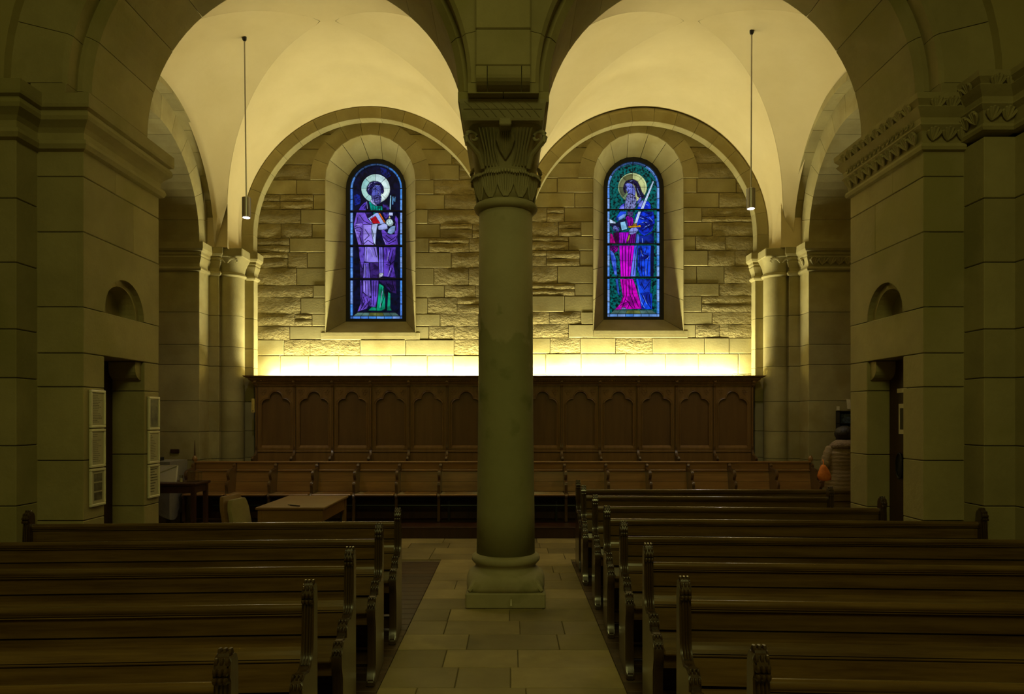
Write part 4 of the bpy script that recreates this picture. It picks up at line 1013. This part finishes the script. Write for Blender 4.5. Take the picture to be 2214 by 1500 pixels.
# ============================================================ PEWS
def pew(name,label,x,y,L,s,ang,two_ends):
    t=thing(name,label,'pew',(x,y,0),ang,'pews left of the aisle' if s<0 else 'pews right of the aisle')
    X=lambda v:s*v
    ends=[0]+([L] if two_ends else [])
    ep=[(0,0),(0,.86),(-.004,.895),(-.018,.922),(-.045,.934),(-.072,.924),(-.088,.898),(-.096,.862),(-.084,.842),(-.088,.80),(-.094,.70),(-.10,.655),(-.112,.622),(-.14,.598),(-.175,.588),(-.215,.598),(-.25,.600),(-.285,.585),(-.303,.556),(-.303,.53),(-.335,.540),(-.385,.532),(-.425,.508),(-.450,.468),(-.452,.42),(-.435,.385),(-.420,.35),(-.418,.12),(-.445,.07),(-.47,.04),(-.47,0)]
    for e in ends:
        q=1 if e==0 else -1
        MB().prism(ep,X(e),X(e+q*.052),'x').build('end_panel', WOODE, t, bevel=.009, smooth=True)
        em=MB()
        for dx in (.014,.026,.038): em.tube([(X(e+q*dx),-.086,.845),(X(e+q*dx),-.092,.80),(X(e+q*dx),-.099,.70),(X(e+q*dx),-.106,.655),(X(e+q*dx),-.118,.622),(X(e+q*dx),-.145,.600)],.005,5)
        em.build('edge_moulding', WOODE, t, smooth=True)
        fm=MB()
        for (dy,dz,rr) in ((-.048,.925,.015),(-.078,.905,.013),(-.094,.880,.011),(-.098,.855,.010)):
            for dx in (.010,.026,.042): fm.ell((X(e+q*dx),dy,dz),(.009,rr,rr*1.2),6,5)
        for (dy,dz,rr) in ((-.265,.590,.018),(-.293,.562,.016),(-.40,.518,.018),(-.437,.486,.016)):
            for dx in (.010,.026,.042): fm.ell((X(e+q*dx),dy,dz),(.009,rr,rr),6,5)
        fm.build('carved_finial', WOODE, t, smooth=True)['kind']='stuff'
    xa,xb=(.05,L-(.05 if two_ends else 0))
    def rail(y0,y1,z0,z1,bev,nm): MB().box(X(xa),X(xb),y0,y1,z0,z1,bev).build(nm, WOOD, t)
    MB().tube([(X(xa),-.035,.812),(X(xb),-.035,.812)],.020,12).box(X(xa),X(xb),-.05,.0,.79,.822,.005).build('top_rail', WOOD, t, smooth=True)
    rail(-.048,-.01,.782,.788,.002,'rail_bead')
    rail(-.036,-.012,.698,.780,.002,'back_panel')
    # cove board leaning forward
    g=[]
    for k in range(7):
        u=k/6; z=.690-.088*u; y_=-.040-.030*u+.016*sin(pi*u); g.append([(X(xa),y_,z),(X(xb),y_,z)])
    g+= [[(X(xa),-.012,.602),(X(xb),-.012,.602)],[(X(xa),-.012,.690),(X(xb),-.012,.690)],[(X(xa),-.040,.690),(X(xb),-.040,.690)]]
    MB().grid(g).build('back_cove', WOOD, t)
    rail(-.075,-.012,.588,.598,.003,'rail_bead')
    MB().add([(X(xa),-.095,.47),(X(xb),-.095,.47),(X(xb),-.070,.584),(X(xa),-.070,.584),(X(xa),-.012,.47),(X(xb),-.012,.47),(X(xb),-.012,.584),(X(xa),-.012,.584)],[(0,1,2,3),(4,5,6,7),(0,1,5,4),(2,3,7,6),(1,2,6,5),(0,3,7,4)]).build('lower_board', WOOD, t)
    rail(-.44,-.09,.43,.46,.012,'seat')
    rail(-.40,-.36,.36,.43,.004,'seat_apron')
    rail(-.01,.012,.10,.80,.002,'rear_boarding')
    rail(.012,.10,.60,.62,.004,'book_ledge')
    rail(-.12,-.06,.02,.10,.006,'floor_stretcher')
    return t
A=radians(3.1)
order=['nearest the camera','second from the camera','third from the camera','fourth from the camera','fifth from the camera','sixth from the camera','seventh from the camera','eighth from the camera']
LY=[2.25,3.17,3.96,4.83,5.63]
for i,yv in enumerate(LY):
    lab='dark oak pew left of the aisle, '+(order[i] if i<4 else 'farthest back, in front of the desk')
    pew('pew',lab,-.85,yv,2.83,-1,A,True)
RY=[(2.28,3.05),(3.24,3.05),(4.07,3.05),(4.94,3.05),(5.78,2.95),(6.58,2.60),(7.45,2.54),(8.08,3.2)]
for i,(yv,L) in enumerate(RY):
    lab='dark oak pew right of the aisle, '+(order[i] if i<7 else 'farthest back, before the choir bench')
    pew('pew',lab,.735 if i>5 else .75,yv,L,1,-A if i<7 else 0,True)

# ============================================================ PENDANT LAMPS
for i,(x,topx,lab) in enumerate(((-3.385,-3.41,'slim steel cylinder pendant lamp hanging in the left bay of the aisle'),(3.09,3.10,'slim steel cylinder pendant lamp hanging in the right bay of the aisle'))):
    yv=9.2; z0=(4.20,4.315)[i]; z1=z0+.255
    t=thing('pendant_lamp',lab,'lamp',(x,yv,z0),0,'pendant lamps')
    ztop=VF[i](topx,yv)-z0
    MB().loft([sup(0,0,z,r,r,2,28) for z,r in ((.0,.050),(.0,.054),(.255,.054),(.262,.04))]).build('lamp_cylinder', STEEL, t, smooth=True)
    MB().loft([sup(0,0,z,.043,.043,2,28) for z in (-.004,-.001)]).build('lamp_lens', LAMPGL, t)
    MB().tube([(0,0,.255),((topx-x),0,ztop)],.009,8).build('suspension_rod', STEEL, t, smooth=True)
    MB().loft([sup(topx-x,0,z,r,r,2,16) for z,r in ((ztop-.05,.012),(ztop-.03,.026),(ztop+.01,.028))]).build('ceiling_rose', BLACK, t, smooth=True)
    l=lamp('pendant_spot','SPOT',(x,yv,z0-.02),40,(1,.88,.80),(0,0,0),spot_size=radians(150),spot_blend=.9,shadow_soft_size=.05)

# ============================================================ FRAMES ON THE LEFT PIER
def frame(y0,y1,z0,z1,kind,lab):
    t=thing('picture_frame',lab,'picture frame',(-3.468,(y0+y1)/2,z0),0,'framed notices on the left pier')
    w_=(y1-y0)/2; h=z1-z0; bw=.022
    MB().box(0,.022,-w_,w_,0,bw,.004).box(0,.022,-w_,w_,h-bw,h,.004).box(0,.022,-w_,-w_+bw,bw,h-bw,.004).box(0,.022,w_-bw,w_,bw,h-bw,.004).build('frame_border', WHITEF, t)
    MB().box(.002,.012,-w_+bw,w_-bw,bw,h-bw).build('paper_sheet', PAPER, t)
    if kind=='photo1': MB().box(.012,.0135,-w_+.03,w_-.03,.03,h-.03).build('photograph', PHOTO, t)
    elif kind=='photo3':
        for k in range(3): MB().box(.012,.0135,-w_+.055,w_-.045,.05+k*.078,.05+k*.078+.066).build('photograph', PHOTO, t)
    else:
        mb=MB(); n={'fine':17,'text':15,'large':9}[kind]; rr=random.Random(len(lab))
        for k in range(n):
            z=h-.045-k*(h-.08)/n; e=w_-.04-rr.uniform(0,.07)*(2 if kind=='text' and k<5 else 1)
            x=-w_+.04
            while x<e-.01:
                q=x+rr.uniform(.008,.026); mb.box(.012,.0132,x,min(q,e),z-(.005 if kind=='large' else .0022),z+(.004 if kind=='large' else .0012)); x=q+.006
        mb.build('printed_lines', INK, t)
frame(5.90,6.115,1.555,1.87,'fine','white framed sheet of fine print, top left of the doorway on the left pier')
frame(5.90,6.115,1.225,1.545,'text','white framed text notice, middle of the stack left of the doorway')
frame(5.90,6.115,.90,1.215,'photo3','white frame with three small photographs, lowest left of the doorway')
frame(6.85,7.06,1.52,1.84,'photo1','white framed dark photograph, top right of the doorway on the left pier')
frame(6.85,7.06,1.195,1.51,'text','white framed printed notice, middle of the stack right of the doorway')
frame(6.85,7.06,.865,1.185,'large','white framed notice in large lettering, lowest right of the doorway')

# ============================================================ FURNITURE LEFT
dk=thing('desk','plain veneered wooden desk with a pen on top, behind the left pews','desk',(-2.18,7.62,0))
MB().box(-.34,.34,-.54,.54,.725,.75,.006).build('desk_top', DESKW, dk)
MB().box(-.31,.31,-.52,-.50,.58,.722).box(-.31,.31,.50,.52,.58,.722).box(-.31,-.29,-.52,.52,.58,.722).box(.29,.31,-.52,.52,.60,.722).build('apron', DESKW, dk)
for a in (-1,1):
    for b in (-1,1): MB().box(a*.30-.022,a*.30+.022,b*.50-.022,b*.50+.022,0,.724,.004).build('leg', DESKW, dk)
o=MB(); o.tube([(-2.22,7.23,.757),(-2.10,7.15,.757)],.006,6); o.tube([(-2.245,7.245,.757),(-2.22,7.23,.757)],.004,6); o=o.build('pen',BLACK,None,smooth=True); tag(o,'small dark pen lying on the desk top','pen')
ch=thing('upholstered_chair','beige upholstered chair with a wooden shell beside the desk','chair',(-2.40,6.80,0),radians(82))
def pad(x0,x1,y0,y1,z0,z1,tilt,name,m,r=.04):
    mb=MB(); rings=[]
    for k in range(9):
        u=k/8; z=z0+(z1-z0)*u; in_=.0 if u<.8 else (u-.8)/.2*.04
        rings.append([(x0+(x1-x0)/2+((x1-x0)/2-in_)*cx_*1.0, (y0+y1)/2+((y1-y0)/2)*cy_-tilt*(z-z0), z) for cx_,cy_ in ((-1,-.6),(-.92,-1),(.92,-1),(1,-.6),(1,.6),(.92,1),(-.92,1),(-1,.6))])
    mb.loft(rings); return mb.build(name,m,ch,smooth=True,bevel=.006)
pad(-.2,.2,.17,.21,.44,.90,-.18,'back_shell',DESKW)
pad(-.17,.17,.115,.165,.50,.865,-.18,'back_cushion',UPH)
MB().box(-.22,.22,-.22,.2,.42,.44,.006).build('seat_shell',DESKW,ch); MB().box(-.20,.20,-.20,.17,.44,.49,.02).build('seat_cushion',UPH,ch)
for a in (-1,1):
    for b in (-1,1): MB().tube([(a*.18,b*.17,.42),(a*.21,b*.20,0)],.013,8).build('leg',STEEL,ch,smooth=True)

tb=thing('side_table','dark reddish wooden table in the left side arch','table',(-4.48,9.55,0))
MB().box(-.42,.40,-.25,.22,.75,.782,.006).build('table_top',DARKW,tb)
MB().box(-.39,.37,-.22,-.20,.65,.75).box(-.39,.37,.17,.19,.65,.75).box(.35,.37,-.22,.19,.65,.75).box(-.39,-.37,-.22,.19,.65,.75).build('apron',DARKW,tb)
for a in (-.37,.35):
    for b in (-.20,.17): MB().box(a-.028,a+.028,b-.028,b+.028,0,.75,.004).build('leg',DARKW,tb)
o=MB().add([(-4.72,9.52,.784),(-4.42,9.46,.784),(-4.445,9.56,.99),(-4.70,9.62,.99),(-4.71,9.545,.784),(-4.41,9.485,.784),(-4.435,9.585,.99),(-4.69,9.645,.99)],[(0,1,2,3),(4,5,6,7),(0,1,5,4),(1,2,6,5),(2,3,7,6),(3,0,4,7)]).build('display_board',PAPER); tag(o,'grey display board with pale top edge leaning on the dark side table','board')
MB().box(-4.705,-4.43,9.55,9.56,.99,.998).build('white_edge',WHITEF,o)
t=thing('acrylic_box','clear acrylic collection box on the right end of the dark side table','box',(-4.19,9.55,.783))
MB().box(-.09,.06,-.06,-.057,0,.13).box(-.09,.06,.057,.06,0,.13).box(-.09,-.087,-.057,.057,0,.13).box(.057,.06,-.057,.057,0,.13).build('box_walls',ACRYL,t)
MB().box(-.09,.06,-.06,.06,.13,.134).build('box_lid',ACRYL,t)
t=thing('candle_glass','small clear glass holding a candle on the dark side table','candle',(-4.35,9.48,.783))
MB().loft([sup(0,0,z,r,r,2,16) for z,r in ((0,.022),(.09,.026),(.09,.024),(.004,.02))],cap=False).build('glass_cup',ACRYL,t,smooth=True)
MB().loft([sup(0,0,z,.017,.017,2,12) for z in (.002,.05)]).build('candle',WHITEF,t,smooth=True)
o=MB().box(-5.04,-4.91,10.625,10.65,1.105,1.165,.006).build('wall_socket', DARKW); tag(o,'small dark oblong socket plate on the stone above the draped table','socket')
# draped table
ct=thing('draped_table','tall table under a pale draped cloth behind the dark side table','table',(-5.02,10.20,0))
MB().box(-.33,.28,-.24,.26,.99,1.015).build('table_board',DARKW,ct)
for a in (-.3,.25):
    for b in (-.2,.22): MB().box(a-.02,a+.02,b-.02,b+.02,0,.99).build('leg',DARKW,ct)
G=[]
per=[]
for (ax,ay,bx,by) in ((-.35,-.26,.30,-.26),(.30,-.26,.30,.28),(.30,.28,-.35,.28),(-.35,.28,-.35,-.26)):
    for k in range(14): per.append((ax+(bx-ax)*k/14,ay+(by-ay)*k/14,ax,ay,bx,by,k))
rings=[]
for lv,z in enumerate((1.02,1.0,.88,.72,.56,.42,.30)):
    rg=[]
    for i_,(px,py,*_r) in enumerate(per):
        am=(lv/6)*.02; ph=i_*1.15
        k=1+am*sin(ph)-(lv/6)*.02
        zz_=z if lv<6 else z+.10*sin(i_*.22+1)
        rg.append((px*k,py*k,zz_))
    rings.append(rg)
MB().loft(rings,cap=False).add([(-.35,-.26,1.022),(.30,-.26,1.022),(.30,.28,1.022),(-.35,.28,1.022)],[(0,1,2,3)]).build('table_cloth',CLOTH,ct,smooth=True)
o=MB().box(-5.14,-4.93,10.05,10.22,1.024,1.075,.006).build('black_case',BLACK); tag(o,'flat black case lying on the pale draped table','case')

# ============================================================ LEAFLET RACK AND PERSON, RIGHT SIDE ARCH
rk=thing('leaflet_rack','black wire leaflet rack with blue papers on the stone behind the person','rack',(4.97,10.55,1.20))
MB().box(-.15,.15,.05,.06,0,.53).build('back_plate',BLACK,rk)
for z in (0,.17,.34,.52): MB().box(-.15,.15,-.06,.05,z,z+.012).build('shelf',BLACK,rk)
for x in (-.15,.14): MB().box(x,x+.012,-.06,.06,0,.53).build('side_bar',BLACK,rk)
for k,z in enumerate((.012,.182,.352)):
    o=MB().box(4.86,5.08,10.53,10.56,1.20+z,1.20+z+.135,.003).build('leaflet_stack',BLUEP); tag(o,('blue leaflets on the lowest shelf','blue leaflets on the middle shelf','blue leaflets on the top shelf')[k]+' of the black rack behind the person','leaflets','leaflets in the rack')
o=MB().box(4.84,4.88,10.62,10.63,1.74,1.80).build('paper_slip',WHITEF); tag(o,'short white paper slip on the left end above the leaflet rack','paper')
o=MB().add([(5.0,10.62,1.76),(5.05,10.62,1.755),(5.04,10.62,1.90),(4.985,10.62,1.905),(5.0,10.63,1.76),(5.05,10.63,1.755),(5.04,10.63,1.90),(4.985,10.63,1.905)],[(0,1,2,3),(4,5,6,7),(0,1,5,4),(1,2,6,5),(2,3,7,6),(3,0,4,7)]).build('paper_slip',WHITEF); tag(o,'tall tilted white paper slip above the leaflet rack','paper')

pe=thing('person','dark-haired person seen from behind in a long beige quilted coat','person',(4.32,9.25,0))
# continuous body: skin modifier over a skeleton
def skin_body(parent):
    J=[((0,0,.80),.13),((0,0,.98),.125),((0,.0,1.16),.14),((0,.0,1.27),.09),((0,.01,1.33),.05),((0,.03,1.40),.075),((0,.03,1.47),.06),
       ((-.09,0,.78),.095),((-.10,.01,.46),.062),((-.10,-.01,.10),.042),((-.10,.07,.035),.036),((-.10,.15,.03),.026),
       ((.09,0,.78),.095),((.10,.01,.46),.062),((.10,-.01,.10),.042),((.10,.07,.035),.036),((.10,.15,.03),.026),
       ((-.17,0,1.25),.065),((-.235,-.01,1.03),.048),((-.225,.10,.86),.036),((-.215,.15,.81),.03),
       ((.17,0,1.25),.065),((.235,0,1.03),.048),((.20,.16,1.02),.036),((.14,.24,1.06),.03)]
    E=[(0,1),(1,2),(2,3),(3,4),(4,5),(5,6),(0,7),(7,8),(8,9),(9,10),(10,11),(0,12),(12,13),(13,14),(14,15),(15,16),(3,17),(17,18),(18,19),(19,20),(3,21),(21,22),(22,23),(23,24)]
    def hand(root,dirv,side):
        base=J[root][0]; d=Vector(dirv).normalized(); u=d.cross(Vector((0,0,1))).normalized()*side
        for k,(off,ln) in enumerate(((-.022,.055),(-.008,.066),(.008,.062),(.022,.05))):
            a=Vector(base)+u*off+d*.03; b=a+d*ln*.6+Vector((0,0,-.008)); c=b+d*ln*.4+Vector((0,0,-.022))
            n0=len(J); J.extend([(tuple(a),.010),(tuple(b),.009),(tuple(c),.008)]); E.extend([(root,n0),(n0,n0+1),(n0+1,n0+2)])
        a=Vector(base)-u*.032+d*.005+Vector((0,0,-.005)); b=a+d*.035-u*.008; n0=len(J); J.extend([(tuple(a),.011),(tuple(b),.009)]); E.extend([(root,n0),(n0,n0+1)])
    hand(20,(.1,.5,-.6),1); hand(24,(-.5,.6,.2),1)
    me=bpy.data.meshes.new('body'); me.from_pydata([j[0] for j in J],E,[]); o=bpy.data.objects.new('body',me); COL.objects.link(o); o.parent=parent
    md=o.modifiers.new('skin','SKIN'); 
    for i_,j in enumerate(J): o.data.skin_vertices[0].data[i_].radius=(j[1],j[1])
    o.data.skin_vertices[0].data[0].use_root=True
    o.modifiers.new('sub','SUBSURF').levels=1; o.modifiers['sub'].render_levels=2
    me.materials.append(SKIN); return o
skin_body(pe)
def ring(cx,cy,z,rx,ry,ph=0,n=28,am=0): return [(cx+(rx+am*sin(k*3+ph))*cos(2*pi*k/n),cy+(ry+am*sin(k*2+ph))*sin(2*pi*k/n),z) for k in range(n)]
cr=[]
import itertools
zs=[.48+.012*k for k in range(67)]
def coatr(z):
    pts=[(.48,.255,.19),(.70,.25,.185),(.86,.245,.18),(.97,.225,.165),(1.08,.235,.17),(1.18,.235,.165),(1.25,.20,.14),(1.29,.13,.10)]
    for (a,rx,ry),(b,sx_,sy_) in zip(pts[:-1],pts[1:]):
        if a<=z<=b:
            t=(z-a)/(b-a); return rx+(sx_-rx)*t, ry+(sy_-ry)*t
    return pts[-1][1:]
for z in zs:
    rx,ry=coatr(z); pf=.0035*abs(sin((z-.48)*pi/.048)) ; cr.append(ring(0,0,z,rx+pf,ry+pf,z*25,28,.004))
MB().loft(cr).build('coat',COAT,pe,smooth='all')
for s_ in (-1,1):
    if s_<0: pts=[(-.17,0,1.24),(-.225,-.015,1.14),(-.262,-.02,1.02),(-.258,.03,.94),(-.235,.10,.86)]
    else: pts=[(.17,0,1.24),(.225,-.01,1.14),(.255,0,1.03),(.235,.09,1.015),(.18,.18,1.03)]
    rr=[];rad=[]
    P0=[Vector(p) for p in pts]
    for k in range(len(P0)-1):
        for q in range(6): u=q/6; rr.append(P0[k].lerp(P0[k+1],u)); rad.append(.068-.004*k+.006*abs(sin(q*pi/3)))
    MB().tube(rr,rad,14).build('coat_sleeve',COAT,pe,smooth='all')
MB().loft([ring(0,-.03+.0*z,z,rx,ry,z*9,28,.006) for z,rx,ry in ((1.235,.19,.10),(1.25,.215,.14),(1.285,.205,.15),(1.32,.165,.13),(1.345,.12,.10),(1.35,.08,.06))]).build('hood',FUR,pe,smooth='all')
for s_ in (-1,1):
    MB().loft([ring(s_*.10,.01,z,r,r,0,14) for z,r in ((.04,.055),(.10,.06),(.46,.075),(.60,.09))]).build('trouser_leg',TROUS,pe,smooth='all')
    MB().loft([[(s_*.10+p[0]*w2,p[1]*l2+.04,z) for p in ring(0,0,0,1,1,0,14)] for z,w2,l2 in ((0,.045,.13),(.03,.05,.135),(.07,.045,.11),(.10,.04,.06))]).build('shoe',BLACK,pe,smooth='all')
hr=[]
for k in range(12):
    t=k/11; z=1.345+.185*t; r=.118*sqrt(max(.02,1-((t-.45)/.56)**2)); hr.append(ring(0,.015,z,r,r*1.02,z*40,24,.005))
MB().loft(hr).build('hair',HAIRM,pe,smooth='all')
# face on the far side of the head
fc=MB(); fc.ell((0,.095,1.425),(.066,.06,.088),14,10); fc.build('face',SKIN,pe,smooth='all')
fe=MB()
for q in (-1,1): fe.ell((q*.026,.150,1.435),(.010,.006,.006))
fe.build('eyes',BLACK,pe); MB().tube([(0,.150,1.44),(0,.168,1.412),(0,.152,1.405)],[.006,.011,.007],8).build('nose',SKIN,pe,smooth=True)
MB().ell((0,.148,1.385),(.022,.006,.006)).build('mouth',ORANGE,pe)
o=thing('orange_bag','small orange drawstring bag hanging at the left hip of the coated person','bag',(3.94,9.02,.84))
MB().loft([ring(.02*(1-z/.2),0,z,rx,ry,z*50,18,.006) for z,rx,ry in ((0,.03,.03),(.015,.075,.05),(.06,.085,.06),(.11,.07,.05),(.16,.045,.035),(.20,.02,.02))]).build('bag_body',ORANGE,o,smooth='all')
MB().tube([(0,0,.19),(.01,.02,.24),(.02,.06,.26)],.006,6).build('bag_cord',ORANGE,o,smooth=True)

# small label on the floor boards and tag on column base
o=MB().box(-1.18,-1.10,5.92,5.98,.002,.006,.001).build('floor_paper',WHITEF); tag(o,'tiny white paper scrap on the floor boards left of the column','paper')
o=MB().add([(.0,6.128,.03),(.015,6.128,.03),(.012,6.128,.085),(.004,6.128,.085),(.0,6.134,.03),(.015,6.134,.03),(.012,6.134,.085),(.004,6.134,.085)],[(0,1,2,3),(4,5,6,7),(0,1,5,4),(1,2,6,5),(2,3,7,6),(3,0,4,7)]).build('chipped_tag',WHITEF); tag(o,'thin pale upright chip on the front of the column plinth','tag')
